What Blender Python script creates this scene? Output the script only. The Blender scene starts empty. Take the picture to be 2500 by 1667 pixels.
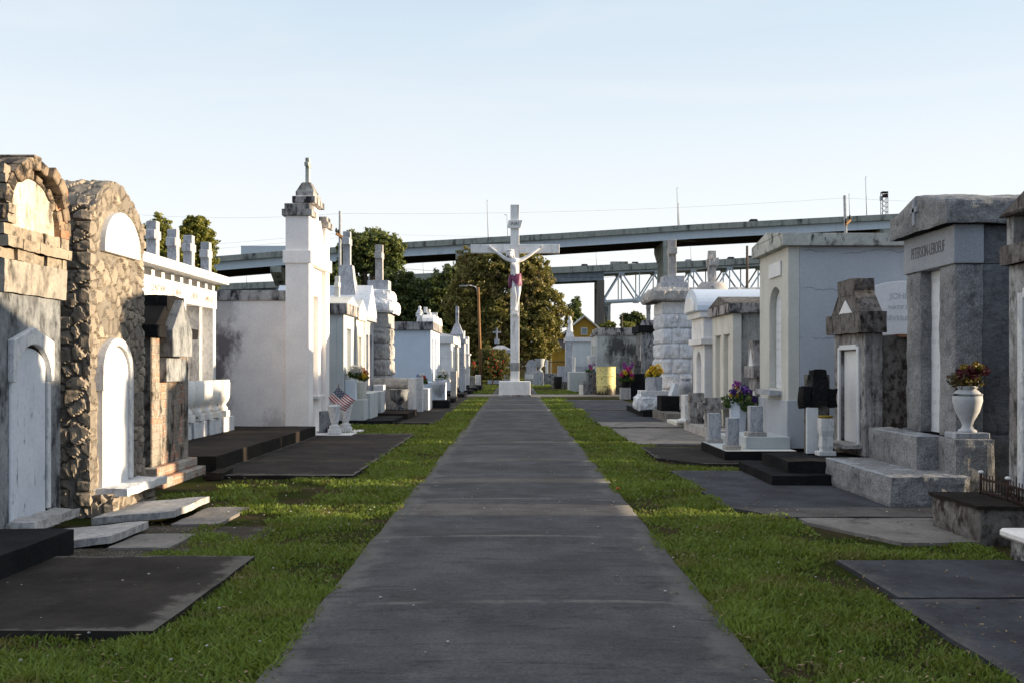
import bpy, bmesh, math, random
import numpy as np
from mathutils import Vector, Matrix, noise
random.seed(7); NR = np.random.default_rng(5)
sc = bpy.context.scene; COL = sc.collection
# ---------------- camera, sky, sun, exposure ----------------
F = 2430.0; H0 = 1.5; CX = 1257.0; CY = 893.0      # photo measures used to turn sizes in the photograph into metres
def YX(x, X): return F * X / (x - CX)
def ZY(y, Y): return H0 + (CY - y) * Y / F
def XY(x, Y): return (x - CX) * Y / F
cam = bpy.data.cameras.new('camera'); camo = bpy.data.objects.new('camera', cam); COL.objects.link(camo)
cam.sensor_width = 36; cam.lens = F / 2500 * 36; cam.shift_x = -7 / 2500; cam.shift_y = 59.5 / 2500
cam.clip_end = 9000; cam.clip_start = .05
camo.location = (0, 0, H0); camo.rotation_euler = (math.pi / 2, 0, 0); sc.camera = camo
SUN_EL = math.radians(7.0); SUN_AZ = math.radians(1.2)       # azimuth measured from +X towards +Y
sd = Vector((math.cos(SUN_EL) * math.cos(SUN_AZ), math.cos(SUN_EL) * math.sin(SUN_AZ), math.sin(SUN_EL)))
w = bpy.data.worlds.new('World'); sc.world = w; w.use_nodes = True
nt = w.node_tree; bg = nt.nodes['Background']
sky = nt.nodes.new('ShaderNodeTexSky'); sky.sky_type = 'NISHITA'; sky.sun_disc = False
sky.sun_elevation = SUN_EL; sky.sun_rotation = math.pi / 2 - SUN_AZ
sky.air_density = 1.0; sky.dust_density = 0.6; sky.ozone_density = 1.5
# thin evening haze whitens the physical sky towards the horizon
tcw = nt.nodes.new('ShaderNodeTexCoord'); sxw = nt.nodes.new('ShaderNodeSeparateXYZ'); nt.links.new(tcw.outputs['Generated'], sxw.inputs[0])
cr = nt.nodes.new('ShaderNodeValToRGB'); nt.links.new(sxw.outputs[2], cr.inputs[0]); e_ = cr.color_ramp; e_.elements[0].position = 0.0; e_.elements[0].color = (2.0, 1.97, 1.97, 1)
e_.elements[1].position = 1.0; e_.elements[1].color = (2.2, 2.25, 2.35, 1)
for p_, c_ in ((.08, (1.93, 1.93, 1.98)), (.20, (1.68, 1.77, 1.86)), (.36, (1.22, 1.47, 1.70)), (.6, (2.05, 2.12, 2.25))): q_ = e_.elements.new(p_); q_.color = (*c_, 1)  # overhead sky, out of view, brightened to lift the shaded walls
mw = nt.nodes.new('ShaderNodeMix'); mw.data_type = 'RGBA'; mw.inputs[0].default_value = .92; nt.links.new(sky.outputs[0], mw.inputs[6]); nt.links.new(cr.outputs[0], mw.inputs[7])
dk = nt.nodes.new('ShaderNodeMapRange'); dk.interpolation_type = 'SMOOTHSTEP'; dk.inputs[1].default_value = -.9; dk.inputs[2].default_value = .25; nt.links.new(sxw.outputs[1], dk.inputs[0])   # unseen sky behind the camera darkened and blued to deepen camera-facing walls
md_ = nt.nodes.new('ShaderNodeMix'); md_.data_type = 'RGBA'; md_.inputs[6].default_value = (.56, .66, .80, 1); md_.inputs[7].default_value = (1, 1, 1, 1); nt.links.new(dk.outputs[0], md_.inputs[0])
ml = nt.nodes.new('ShaderNodeMix'); ml.data_type = 'RGBA'; ml.blend_type = 'MULTIPLY'; ml.inputs[0].default_value = 1; nt.links.new(mw.outputs[2], ml.inputs[6]); nt.links.new(md_.outputs[2], ml.inputs[7])
ak = nt.nodes.new('ShaderNodeMapRange'); ak.interpolation_type = 'SMOOTHSTEP'; ak.inputs[1].default_value = -.95; ak.inputs[2].default_value = -.5; nt.links.new(sxw.outputs[0], ak.inputs[0])   # unseen sky at left brightened and warmed to lift the right-hand tomb fronts
mk_ = nt.nodes.new('ShaderNodeMix'); mk_.data_type = 'RGBA'; mk_.inputs[6].default_value = (1.45, 1.32, 1.2, 1); mk_.inputs[7].default_value = (1, 1, 1, 1); nt.links.new(ak.outputs[0], mk_.inputs[0])
m3 = nt.nodes.new('ShaderNodeMix'); m3.data_type = 'RGBA'; m3.blend_type = 'MULTIPLY'; m3.inputs[0].default_value = 1; nt.links.new(ml.outputs[2], m3.inputs[6]); nt.links.new(mk_.outputs[2], m3.inputs[7])
wm = nt.nodes.new('ShaderNodeMapping'); wm.inputs['Scale'].default_value = (1.2, 1.2, 7.); nt.links.new(tcw.outputs['Generated'], wm.inputs[0]); wn_ = nt.nodes.new('ShaderNodeTexNoise'); wn_.inputs['Scale'].default_value = 1.6; wn_.inputs['Detail'].default_value = 6; wn_.inputs['Distortion'].default_value = .8; nt.links.new(wm.outputs[0], wn_.inputs['Vector'])   # faint wisps
wr = nt.nodes.new('ShaderNodeMapRange'); wr.inputs[1].default_value = .48; wr.inputs[2].default_value = .75; wr.inputs[4].default_value = .38; nt.links.new(wn_.outputs[0], wr.inputs[0])
m4 = nt.nodes.new('ShaderNodeMix'); m4.data_type = 'RGBA'; m4.inputs[7].default_value = (1.85, 1.84, 1.86, 1); nt.links.new(wr.outputs[0], m4.inputs[0]); nt.links.new(m3.outputs[2], m4.inputs[6])
nt.links.new(m4.outputs[2], bg.inputs[0]); bg.inputs[1].default_value = 0.15
sl = bpy.data.lights.new('sun', 'SUN'); sl.energy = 3.2; sl.angle = math.radians(0.6); sl.color = (1, .80, .55)
so = bpy.data.objects.new('sun', sl); COL.objects.link(so); so.rotation_euler = sd.to_track_quat('Z', 'Y').to_euler()
vs = sc.view_settings; vs.view_transform = 'Standard'; vs.look = 'None'; vs.gamma = 1; vs.use_curve_mapping = False
vs.exposure = 1.8
# ---------------- mesh helpers ----------------
def ident(a, b, c): return (a, b, c)
def tm(side, d, y0): return lambda u, v, w_: (side * (d + v), y0 + u, w_)   # u along the path, v away from it, w up
class MB:
    def __init__(s, M=ident): s.v = []; s.f = []; s.sm = []; s.M = M; s.mod = None; s.col = None
    def add(s, vs_, fs, smooth=False):
        o = len(s.v); s.v += [s.M(*p) for p in vs_]; s.f += [tuple(o + i for i in f) for f in fs]; s.sm += [smooth] * len(fs); return s
    def box(s, a0, a1, b0, b1, c0, c1):
        return s.add([(a, b, c) for c in (c0, c1) for b in (b0, b1) for a in (a0, a1)],
                     [(0, 2, 3, 1), (4, 5, 7, 6), (0, 1, 5, 4), (2, 6, 7, 3), (0, 4, 6, 2), (1, 3, 7, 5)])
    def frustum(s, a0, a1, b0, b1, c0, c1, ins, insb=None):
        insb = ins if insb is None else insb
        return s.add([(a0, b0, c0), (a1, b0, c0), (a1, b1, c0), (a0, b1, c0), (a0 + ins, b0 + insb, c1), (a1 - ins, b0 + insb, c1), (a1 - ins, b1 - insb, c1), (a0 + ins, b1 - insb, c1)],
                     [(3, 2, 1, 0), (4, 5, 6, 7), (0, 1, 5, 4), (1, 2, 6, 5), (2, 3, 7, 6), (3, 0, 4, 7)])
    def prism(s, poly, t0, t1, ax='v'):     # poly in the other two axes; ax 'v': (u,w), 'u': (v,w), 'w': (u,v)
        n = len(poly)
        def P(p, t): return (p[0], t, p[1]) if ax == 'v' else ((t, p[0], p[1]) if ax == 'u' else (p[0], p[1], t))
        return s.add([P(p, t0) for p in poly] + [P(p, t1) for p in poly],
                     [tuple(range(n))[::-1], tuple(range(n, 2 * n))] + [(i, (i + 1) % n, n + (i + 1) % n, n + i) for i in range(n)])
    def lathe(s, prof, c, n=24, sq=0, smooth=True):
        vs_ = []; fs = []
        for r, z in prof:
            for i in range(n):
                a = 2 * math.pi * (i + .5) / n; vs_.append((c[0] + r * math.cos(a), c[1] + r * math.sin(a), c[2] + z))
        for j in range(len(prof) - 1):
            for i in range(n): fs.append((j * n + i, j * n + (i + 1) % n, (j + 1) * n + (i + 1) % n, (j + 1) * n + i))
        fs.append(tuple(range(n))[::-1]); fs.append(tuple((len(prof) - 1) * n + i for i in range(n)))
        return s.add(vs_, fs, smooth)
    def tube(s, p0, p1, r0, r1=None, n=8, smooth=True):
        r1 = r0 if r1 is None else r1; p0 = Vector(p0); p1 = Vector(p1); d = (p1 - p0).normalized()
        a = d.orthogonal().normalized(); b = d.cross(a); vs_ = []
        for p, r in ((p0, r0), (p1, r1)):
            for i in range(n):
                t = 2 * math.pi * i / n; vs_.append(tuple(p + a * (r * math.cos(t)) + b * (r * math.sin(t))))
        return s.add(vs_, [(i, (i + 1) % n, n + (i + 1) % n, n + i) for i in range(n)] + [tuple(range(n))[::-1], tuple(range(n, 2 * n))], smooth)
    def bar(s, p0, p1, wd, h):
        p0 = Vector(p0); p1 = Vector(p1); d = (p1 - p0).normalized(); up = Vector((0, 0, 1)) if abs(d.z) < .9 else Vector((0, 1, 0))
        a = d.cross(up).normalized() * (wd / 2); b = a.cross(d).normalized() * (h / 2)
        vs_ = [tuple(p + sa * a + sb * b) for p in (p0, p1) for sa, sb in ((-1, -1), (1, -1), (1, 1), (-1, 1))]
        return s.add(vs_, [(0, 1, 2, 3), (7, 6, 5, 4), (0, 4, 5, 1), (1, 5, 6, 2), (2, 6, 7, 3), (3, 7, 4, 0)])
    def ball(s, c, r, n=10, m=8, sy=1, sz=1, jit=0):
        vs_ = []; fs = []
        for j in range(m + 1):
            ph = math.pi * j / m
            for i in range(n):
                a = 2 * math.pi * i / n; k = r * (1 + jit * noise.noise(Vector((c[0] * 3 + math.cos(a) * 2 * math.sin(ph), c[1] * 3 + math.sin(a) * 2 * math.sin(ph), math.cos(ph) * 2))))
                vs_.append((c[0] + k * math.sin(ph) * math.cos(a), c[1] + k * sy * math.sin(ph) * math.sin(a), c[2] + k * sz * math.cos(ph)))
        for j in range(m):
            for i in range(n): fs.append((j * n + i, (j + 1) * n + i, (j + 1) * n + (i + 1) % n, j * n + (i + 1) % n))
        return s.add(vs_, fs, True)
    def rough(s, a0, a1, b0, b1, c0, c1, amp=.02, sc_=3., res=.05, bulge=0., stone=0., warp=None, seed=0, skip=()):
        """box with hewn faces: noise, a pillow bulge, or field stones (stone = relief height)"""
        lo = (a0, b0, c0); hi = (a1, b1, c1); e = [min(.06, (hi[k] - lo[k]) / 3) for k in range(3)]
        cache = {}
        def disp(p, nk, sg):
            nsoft = Vector((0, 0, 0))
            for k in range(3):
                m = (lo[k] + hi[k]) / 2; hf = (hi[k] - lo[k]) / 2; q = (abs(p[k] - m) - (hf - e[k])) / e[k]
                if q > 0: nsoft[k] = math.copysign(q, p[k] - m)
            q = Vector(p) + Vector((seed, seed * 1.7, 0)); off = Vector((0, 0, 0)); c = None
            if amp: off += noise.noise_vector(q * sc_) * amp + noise.noise_vector(q * sc_ * 4) * (amp * .4)
            if bulge:
                k = 1.
                for kk in range(3):
                    if kk != nk:
                        tt = (p[kk] - lo[kk]) / (hi[kk] - lo[kk]); d_ = min(tt, 1 - tt) * (hi[kk] - lo[kk]); k *= min(1, d_ / .06)
                if nsoft.length > 0: off += nsoft.normalized() * (bulge * k * (.55 + .9 * abs(noise.noise(q * 2.2 + Vector((3, 1, 7)))) + .5 * noise.noise(q * 7)))
            if stone:
                qq = Vector((q.x * 6.6, q.y * 6.6, q.z * 6.6)) + noise.noise_vector(q * 5) * .12
                dd, pp = noise.voronoi(qq); t = min(1, max(0, (dd[1] - dd[0] - .03) / .10)); t = t * t * (3 - 2 * t)
                r = noise.cell(pp[0] * 7.31); hh = stone * (t * (.6 + .6 * abs(r)) - .35) + .22 * stone * noise.noise(q * 14) + .2 * stone * noise.noise(q * 5)
                if s.mod: hh *= s.mod(p)
                if nsoft.length > 0: off += nsoft.normalized() * hh
                c = (abs(r) * .999, t)
            return off, c
        for k in range(3):
            for sg in (0, 1):
                if k == 2 and sg == 0: continue
                if (k, sg) in skip: continue
                i, j = [x for x in range(3) if x != k]
                ni = max(1, round((hi[i] - lo[i]) / res)); nj = max(1, round((hi[j] - lo[j]) / res)); vs_ = []; fs = []
                for jj in range(nj + 1):
                    for ii in range(ni + 1):
                        p = [0, 0, 0]; p[k] = (lo, hi)[sg][k]; p[i] = lo[i] + (hi[i] - lo[i]) * ii / ni; p[j] = lo[j] + (hi[j] - lo[j]) * jj / nj
                        key = (round(p[0], 4), round(p[1], 4), round(p[2], 4))
                        if key not in cache: cache[key] = disp(p, k, sg)
                        o, c = cache[key]
                        if warp: p = warp(p)
                        vs_.append((p[0] + o.x, p[1] + o.y, p[2] + o.z))
                        if c is not None:
                            if s.col is None: s.col = {}
                            s.col[len(s.v) + len(vs_) - 1] = c
                for jj in range(nj):
                    for ii in range(ni):
                        q0 = jj * (ni + 1) + ii; fs.append((q0, q0 + 1, q0 + ni + 2, q0 + ni + 1))
                s.add(vs_, fs, False)
        return s
    def mesh(s, name, off=(0, 0, 0)):
        me = bpy.data.meshes.new(name); o = Vector(off)
        me.from_pydata([tuple(Vector(p) - o) for p in s.v], [], s.f); me.update()
        me.polygons.foreach_set('use_smooth', s.sm)
        bm = bmesh.new(); bm.from_mesh(me)
        if s.col is None: bmesh.ops.remove_doubles(bm, verts=bm.verts, dist=1e-5) if any(s.sm) else None
        bmesh.ops.recalc_face_normals(bm, faces=bm.faces); bm.to_mesh(me); bm.free()
        if s.col:
            at = me.attributes.new('cell', 'FLOAT', 'POINT'); at2 = me.attributes.new('joint', 'FLOAT', 'POINT')
            for i, (r, t) in s.col.items(): at.data[i].value = r; at2.data[i].value = t
        return me
def fast_mesh(name, V, Fa, rnd=None):
    me = bpy.data.meshes.new(name); n = len(V); m, k = Fa.shape
    me.vertices.add(n); me.vertices.foreach_set('co', V.astype(np.float32).ravel())
    me.loops.add(m * k); me.loops.foreach_set('vertex_index', Fa.astype(np.int32).ravel())
    me.polygons.add(m); me.polygons.foreach_set('loop_start', np.arange(0, m * k, k, dtype=np.int32))
    if rnd is not None:
        at = me.attributes.new('rnd', 'FLOAT', 'POINT'); at.data.foreach_set('value', rnd.astype(np.float32))
    me.update(calc_edges=True); return me
class T:
    """one thing: an Empty at its base with its parts as children"""
    def __init__(s, name, label, cat, loc, group=None, M=ident):
        o = bpy.data.objects.new(name, None); COL.objects.link(o); o.location = loc; o.empty_display_size = .1
        o['label'] = label; o['category'] = cat
        if group: o['group'] = group
        s.o = o; s.loc = Vector(loc); s.M = M
    def mb(s): return MB(s.M)
    def part(s, name, mb, mat, parent=None, bev=.006, label=None):
        me = mb.mesh(name, s.loc) if isinstance(mb, MB) else mb
        if not isinstance(mb, MB) and not isinstance(mb, str): me.transform(Matrix.Translation(-s.loc))
        o = bpy.data.objects.new(name, me); COL.objects.link(o); o.parent = parent or s.o; me.materials.append(mat)
        if bev:
            b = o.modifiers.new('bevel', 'BEVEL'); b.width = bev; b.segments = 1; b.limit_method = 'ANGLE'; b.angle_limit = math.radians(40)
        if label: o['label'] = label
        return o
    def copy(s, dloc, label=None, rz=0, scale=None):
        def cp(o, par):
            c = o.copy(); COL.objects.link(c)
            if par: c.parent = par
            for ch in o.children: cp(ch, c)
            return c
        r = cp(s.o, None); r.location = dloc; r.rotation_euler.z = rz
        if scale: r.scale = (scale,) * 3
        if label: r['label'] = label
        return r
def solo(name, label, cat, mb, mat, loc=(0, 0, 0), group=None, bev=.006):
    me = mb.mesh(name, loc) if isinstance(mb, MB) else mb
    o = bpy.data.objects.new(name, me); COL.objects.link(o); o.location = loc; me.materials.append(mat)
    if bev:
        b = o.modifiers.new('bevel', 'BEVEL'); b.width = bev; b.segments = 1; b.limit_method = 'ANGLE'; b.angle_limit = math.radians(40)
    o['label'] = label; o['category'] = cat
    if group: o['group'] = group
    return o
def struct(name, me, mat, kind='structure'):
    if isinstance(me, MB): me = me.mesh(name)
    o = bpy.data.objects.new(name, me); COL.objects.link(o); me.materials.append(mat); o['kind'] = kind; return o
def text_mesh(s, size, origin, right, up=(0, 0, 1), ext=.004, align='CENTER', sx=1., shear=0):
    cu = bpy.data.curves.new('lettering', 'FONT'); cu.body = s; cu.size = size; cu.extrude = ext; cu.align_x = align; cu.align_y = 'CENTER'; cu.shear = shear
    ob = bpy.data.objects.new('tmp', cu); COL.objects.link(ob); bpy.context.view_layer.update()
    me = bpy.data.meshes.new_from_object(ob.evaluated_get(bpy.context.evaluated_depsgraph_get())); bpy.data.objects.remove(ob)
    r = Vector(right).normalized(); u = Vector(up).normalized(); n = r.cross(u)
    m = Matrix(((r.x * sx, u.x, n.x, origin[0]), (r.y * sx, u.y, n.y, origin[1]), (r.z * sx, u.z, n.z, origin[2]), (0, 0, 0, 1)))
    me.transform(m); me.materials.clear(); return me
def arch(u0, u1, w0, w1, n=12, spring=None, pt=0):
    """outline of an arched panel, from lower left up and over to lower right"""
    r = (u1 - u0) / 2; c = (u0 + u1) / 2; h = r if spring is None else w1 - spring
    pts = [(u0, w0)]
    for i in range(n + 1):
        a = math.pi * (1 - i / n); pts.append((c + r * math.cos(a), w1 - h + h * math.sin(a) ** (1 - pt)))
    pts.append((u1, w0)); return pts
# ---------------- materials ----------------
MATS = {}
def N(nt, t, **k):
    n = nt.nodes.new(t)
    for a, b in k.items():
        if a.startswith('_'): n.inputs[a[1:].replace('_', ' ')].default_value = b
        else: setattr(n, a, b)
    return n
def base(name):
    m = bpy.data.materials.new(name); m.use_nodes = True; nt = m.node_tree; b = nt.nodes['Principled BSDF']; b.inputs['Specular IOR Level'].default_value = .25
    return m, nt, b
def c4(c): return (c[0], c[1], c[2], 1)
def ramp(nt, src, lo, hi):
    r = N(nt, 'ShaderNodeMapRange'); r.interpolation_type = 'SMOOTHSTEP'; r.inputs[1].default_value = lo; r.inputs[2].default_value = hi
    nt.links.new(src, r.inputs[0]); return r.outputs[0]
def mix(nt, fac, a, b, bt='MIX'):
    m = N(nt, 'ShaderNodeMix', data_type='RGBA', blend_type=bt)
    if isinstance(fac, float): m.inputs[0].default_value = fac
    else: nt.links.new(fac, m.inputs[0])
    for i, x in ((6, a), (7, b)):
        if isinstance(x, tuple): m.inputs[i].default_value = c4(x)
        else: nt.links.new(x, m.inputs[i])
    return m.outputs[2]
def nz(nt, vec, scale, detail=6, rough=.6, dist=0.):
    n = N(nt, 'ShaderNodeTexNoise'); n.inputs['Scale'].default_value = scale; n.inputs['Detail'].default_value = detail
    n.inputs['Roughness'].default_value = rough; n.inputs['Distortion'].default_value = dist; nt.links.new(vec, n.inputs['Vector']); return n.outputs[0]
def mp(nt, vec, s):
    m = N(nt, 'ShaderNodeMapping'); m.inputs['Scale'].default_value = s; nt.links.new(vec, m.inputs[0]); return m.outputs[0]
def mul(nt, a, b, op='MULTIPLY'):
    m = N(nt, 'ShaderNodeMath', operation=op)
    for i, x in ((0, a), (1, b)):
        if isinstance(x, (int, float)): m.inputs[i].default_value = x
        else: nt.links.new(x, m.inputs[i])
    return m.outputs[0]
def stone(name, c1, c2=None, stain=(.03, .028, .026), st=(.55, .75), sa=.8, streak=.18, ssc=3., rough=.85, bump=.25, bsc=30., speck=0., vein=None, brick=None, cracks=0., topd=0., rows=0, hcr=(), edge=0., blots=(), spec=.2):
    """weathered wall paint, plaster, concrete, marble, granite or brick"""
    m, nt, b = base(name); L = nt.links; tc = N(nt, 'ShaderNodeTexCoord').outputs['Object']; c2 = c2 or tuple(x * .82 for x in c1)
    col = mix(nt, ramp(nt, nz(nt, tc, 1.7, 5), .35, .65), c1, c2); hgt = nz(nt, tc, bsc, 8, .65)
    if speck:
        sp = ramp(nt, nz(nt, tc, 75., 3, .8), .38, .62); col = mix(nt, mul(nt, sp, speck), col, tuple(x * .25 for x in c1)); col = mix(nt, mul(nt, ramp(nt, nz(nt, tc, 38., 3, .7), .55, .75), speck * .5), col, tuple(min(.6, x * 1.7) for x in c1))
        hgt = mul(nt, hgt, nz(nt, tc, 9., 6, .7), 'ADD')
    if vein:
        v = nz(nt, mp(nt, tc, (1, 1, .45)), 4.5, 8, .68, 1.6); v = ramp(nt, v, .47, .6); col = mix(nt, v, col, vein)
        v2 = ramp(nt, nz(nt, mp(nt, tc, (1.2, 1.2, .5)), 11., 8, .7, 2.2), .52, .6); col = mix(nt, mul(nt, v2, .6), col, tuple(x * .6 for x in vein))
    if brick:
        sx = N(nt, 'ShaderNodeSeparateXYZ'); L.new(tc, sx.inputs[0]); cx = N(nt, 'ShaderNodeCombineXYZ')
        L.new(mul(nt, sx.outputs[0], sx.outputs[1], 'ADD'), cx.inputs[0]); L.new(sx.outputs[2], cx.inputs[1])
        bt = N(nt, 'ShaderNodeTexBrick'); bt.inputs['Scale'].default_value = 1; bt.inputs['Brick Width'].default_value = .25; bt.inputs['Row Height'].default_value = .098; bt.offset_frequency = 2; bt.squash = .8; bt.squash_frequency = 3
        bt.inputs['Mortar Size'].default_value = .009; bt.inputs['Mortar Smooth'].default_value = .3
        bt.inputs[1].default_value = c4(brick[0]); bt.inputs[2].default_value = c4(brick[1]); bt.inputs[3].default_value = c4(brick[2])
        wq = N(nt, 'ShaderNodeVectorMath', operation='MULTIPLY_ADD'); nn = N(nt, 'ShaderNodeTexNoise'); nn.inputs['Scale'].default_value = 6; L.new(tc, nn.inputs[0]); L.new(nn.outputs[1], wq.inputs[0]); wq.inputs[1].default_value = (.035, .03, 0); L.new(cx.outputs[0], wq.inputs[2]); L.new(wq.outputs[0], bt.inputs[0]); bc = mix(nt, mul(nt, nz(nt, tc, 14., 5), .6), bt.outputs[0], brick[2])
        k = ramp(nt, nz(nt, tc, brick[3], 7, .65), brick[4], brick[4] + .06); col = mix(nt, k, col, bc)
        hgt = mul(nt, hgt, mul(nt, bt.outputs[1], -1.2), 'ADD'); hgt = mul(nt, hgt, mul(nt, k, -.6), 'ADD')
    sv = mp(nt, tc, (1, 1, streak)); s1 = ramp(nt, nz(nt, sv, ssc, 9, .7), st[0], st[1]); s2 = ramp(nt, nz(nt, tc, .9, 4), .35, .6)
    k = mul(nt, mul(nt, s1, mul(nt, s2, .75, 'ADD')), sa); N_ = N(nt, 'ShaderNodeClamp'); L.new(k, N_.inputs[0]); col = mix(nt, N_.outputs[0], col, stain)
    for bx_, by_, bz_, br_, ba_ in blots:      # mould blotches at given places
        vm = N(nt, 'ShaderNodeVectorMath', operation='DISTANCE'); L.new(tc, vm.inputs[0]); vm.inputs[1].default_value = (bx_, by_, bz_); dd = mul(nt, mul(nt, vm.outputs['Value'], 1 / br_), mul(nt, nz(nt, mp(nt, tc, (1, 1, .6)), 4.5, 9, .75), 2.2), 'ADD')
        kb = mul(nt, mul(nt, 1., ramp(nt, dd, 1.35, 2.1), 'SUBTRACT'), ba_); col = mix(nt, kb, col, stain)
    if edge:                                    # worn pale rim round a slab
        ge = N(nt, 'ShaderNodeTexCoord').outputs['Generated']; sx = N(nt, 'ShaderNodeSeparateXYZ'); L.new(ge, sx.inputs[0]); es = []
        for k_ in (0, 1): es += [sx.outputs[k_], mul(nt, 1., sx.outputs[k_], 'SUBTRACT')]
        mn = es[0]
        for q_ in es[1:]: mn = mul(nt, mn, q_, 'MINIMUM')
        mn = mul(nt, mn, mul(nt, mul(nt, nz(nt, tc, 3.5, 7, .7), .5, 'SUBTRACT'), .16), 'ADD'); ke = mul(nt, mul(nt, 1., ramp(nt, mn, .0, .034), 'SUBTRACT'), edge); g = N(nt, 'ShaderNodeNewGeometry'); sz = N(nt, 'ShaderNodeSeparateXYZ'); L.new(g.outputs['Normal'], sz.inputs[0])
        col = mix(nt, mul(nt, ke, ramp(nt, sz.outputs[2], .6, .9)), col, (.13, .118, .105))
    if topd:
        g = N(nt, 'ShaderNodeNewGeometry'); sx = N(nt, 'ShaderNodeSeparateXYZ'); L.new(g.outputs['Normal'], sx.inputs[0])
        kk = mul(nt, ramp(nt, sx.outputs[2], .5, .9), mul(nt, ramp(nt, nz(nt, tc, 3.5, 6), .3, .55), topd)); col = mix(nt, kk, col, stain)
    if cracks:
        vo = N(nt, 'ShaderNodeTexVoronoi', feature='DISTANCE_TO_EDGE'); vo.inputs['Scale'].default_value = cracks
        wv = N(nt, 'ShaderNodeVectorMath', operation='ADD'); nn = N(nt, 'ShaderNodeTexNoise'); nn.inputs['Scale'].default_value = 2.5; L.new(tc, nn.inputs[0]); L.new(tc, wv.inputs[0]); L.new(nn.outputs[1], wv.inputs[1]); L.new(wv.outputs[0], vo.inputs[0])
        ck = mul(nt, 1.0, ramp(nt, vo.outputs[0], 0., .012), 'SUBTRACT'); ck = mul(nt, ck, ramp(nt, nz(nt, tc, .8, 2), .42, .5)); col = mix(nt, mul(nt, ck, .8), col, tuple(x * .25 for x in c1)); hgt = mul(nt, hgt, mul(nt, ck, -2.), 'ADD')
    for hz, amp_ in hcr:       # long thin cracks running round the wall at given heights
        sx = N(nt, 'ShaderNodeSeparateXYZ'); L.new(tc, sx.inputs[0]); dz = mul(nt, mul(nt, sx.outputs[2], mul(nt, mul(nt, nz(nt, mp(nt, tc, (1, 1, 0)), 1.6, 5, .55), .5, 'SUBTRACT'), amp_), 'ADD'), hz, 'SUBTRACT')
        ab = N(nt, 'ShaderNodeMath', operation='ABSOLUTE'); L.new(dz, ab.inputs[0]); ck = mul(nt, 1., ramp(nt, ab.outputs[0], .002, .012), 'SUBTRACT'); ck = mul(nt, ck, ramp(nt, nz(nt, tc, 2.1, 3), .38, .55)); col = mix(nt, mul(nt, ck, .75), col, tuple(x * .35 for x in c1)); hgt = mul(nt, hgt, mul(nt, ck, -1.5), 'ADD')
    if rows:
        sx = N(nt, 'ShaderNodeSeparateXYZ'); L.new(tc, sx.inputs[0]); z = mul(nt, sx.outputs[2], rows)
        fr = mul(nt, z, 0., 'ADD'); fr = mul(nt, fr, 1., 'PINGPONG'); ln = ramp(nt, fr, .55, .75); tx = ramp(nt, nz(nt, mp(nt, tc, (60, 60, 2)), 1., 3), .45, .55)
        gap = ramp(nt, nz(nt, mp(nt, tc, (.4, .4, 3.1)), 1., 2), .38, .5); kk = mul(nt, mul(nt, ln, tx), mul(nt, gap, .33)); col = mix(nt, kk, col, tuple(x * .35 for x in c1))
    col = mix(nt, .5 if bump > .2 else .2, col, mix(nt, ramp(nt, nz(nt, tc, 22., 8, .75), .32, .62), tuple([.55] * 3), (1.1, 1.1, 1.1)), 'MULTIPLY')
    L.new(col, b.inputs['Base Color']); b.inputs['Roughness'].default_value = rough; b.inputs['Specular IOR Level'].default_value = spec
    bp = N(nt, 'ShaderNodeBump'); bp.inputs['Strength'].default_value = bump; bp.inputs['Distance'].default_value = .02; L.new(hgt, bp.inputs['Height']); L.new(bp.outputs[0], b.inputs['Normal'])
    return m
def plain(name, c, rough=.6, var=.25, metal=0., spec=.3):
    m, nt, b = base(name); tc = N(nt, 'ShaderNodeTexCoord').outputs['Object']
    nt.links.new(mix(nt, ramp(nt, nz(nt, tc, 6., 5), .35, .65), c, tuple(x * (1 - var) for x in c)), b.inputs['Base Color'])
    b.inputs['Roughness'].default_value = rough; b.inputs['Metallic'].default_value = metal; b.inputs['Specular IOR Level'].default_value = spec; return m
def leafmat(name, ca, cb, cc=None, trans=.35, pos=2.5):
    m, nt, b = base(name); L = nt.links; at = N(nt, 'ShaderNodeAttribute', attribute_name='rnd'); g = N(nt, 'ShaderNodeNewGeometry')
    col = mix(nt, at.outputs['Fac'], ca, cb)
    if cc: col = mix(nt, ramp(nt, nz(nt, g.outputs['Position'], pos, 5, .65), .52, .7), col, cc)
    L.new(col, b.inputs['Base Color']); b.inputs['Roughness'].default_value = .55; b.inputs['Specular IOR Level'].default_value = .2
    tr = N(nt, 'ShaderNodeBsdfTranslucent'); L.new(mix(nt, .5, col, (.20, .22, .03)), tr.inputs[0]); mx = N(nt, 'ShaderNodeMixShader'); mx.inputs[0].default_value = trans
    L.new(b.outputs[0], mx.inputs[1]); L.new(tr.outputs[0], mx.inputs[2]); L.new(mx.outputs[0], nt.nodes['Material Output'].inputs[0]); return m
M = {}
M['white'] = stone('white_paint', (.82, .81, .79), (.72, .70, .68), stain=(.16, .14, .13), st=(.54, .72), sa=.5, streak=.12, ssc=5., bump=.16, hcr=((1.9, .5),))
M['towerwall'] = stone('blotched_tower_paint', (.84, .79, .76), (.76, .71, .69), stain=(.12, .10, .11), st=(.62, .8), sa=.4, streak=.3, ssc=1.6, bump=.15, blots=((-1.85, .1, 2.0, .50, .9), (-2.0, .1, 1.35, .42, .9), (-1.9, .1, .7, .4, .6), (-.75, .1, .25, .4, .4), (-1.9, .1, 2.7, .5, .4)))
M['tower'] = stone('tower_paint', (.87, .83, .80), (.79, .75, .73), stain=(.07, .06, .065), st=(.62, .78), sa=.75, streak=.3, ssc=1.6, bump=.15)
M['cream'] = stone('cream_paint', (.68, .66, .59), (.58, .56, .50), stain=(.13, .12, .11), st=(.55, .76), sa=.55, streak=.12, ssc=4., bump=.12)
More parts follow.
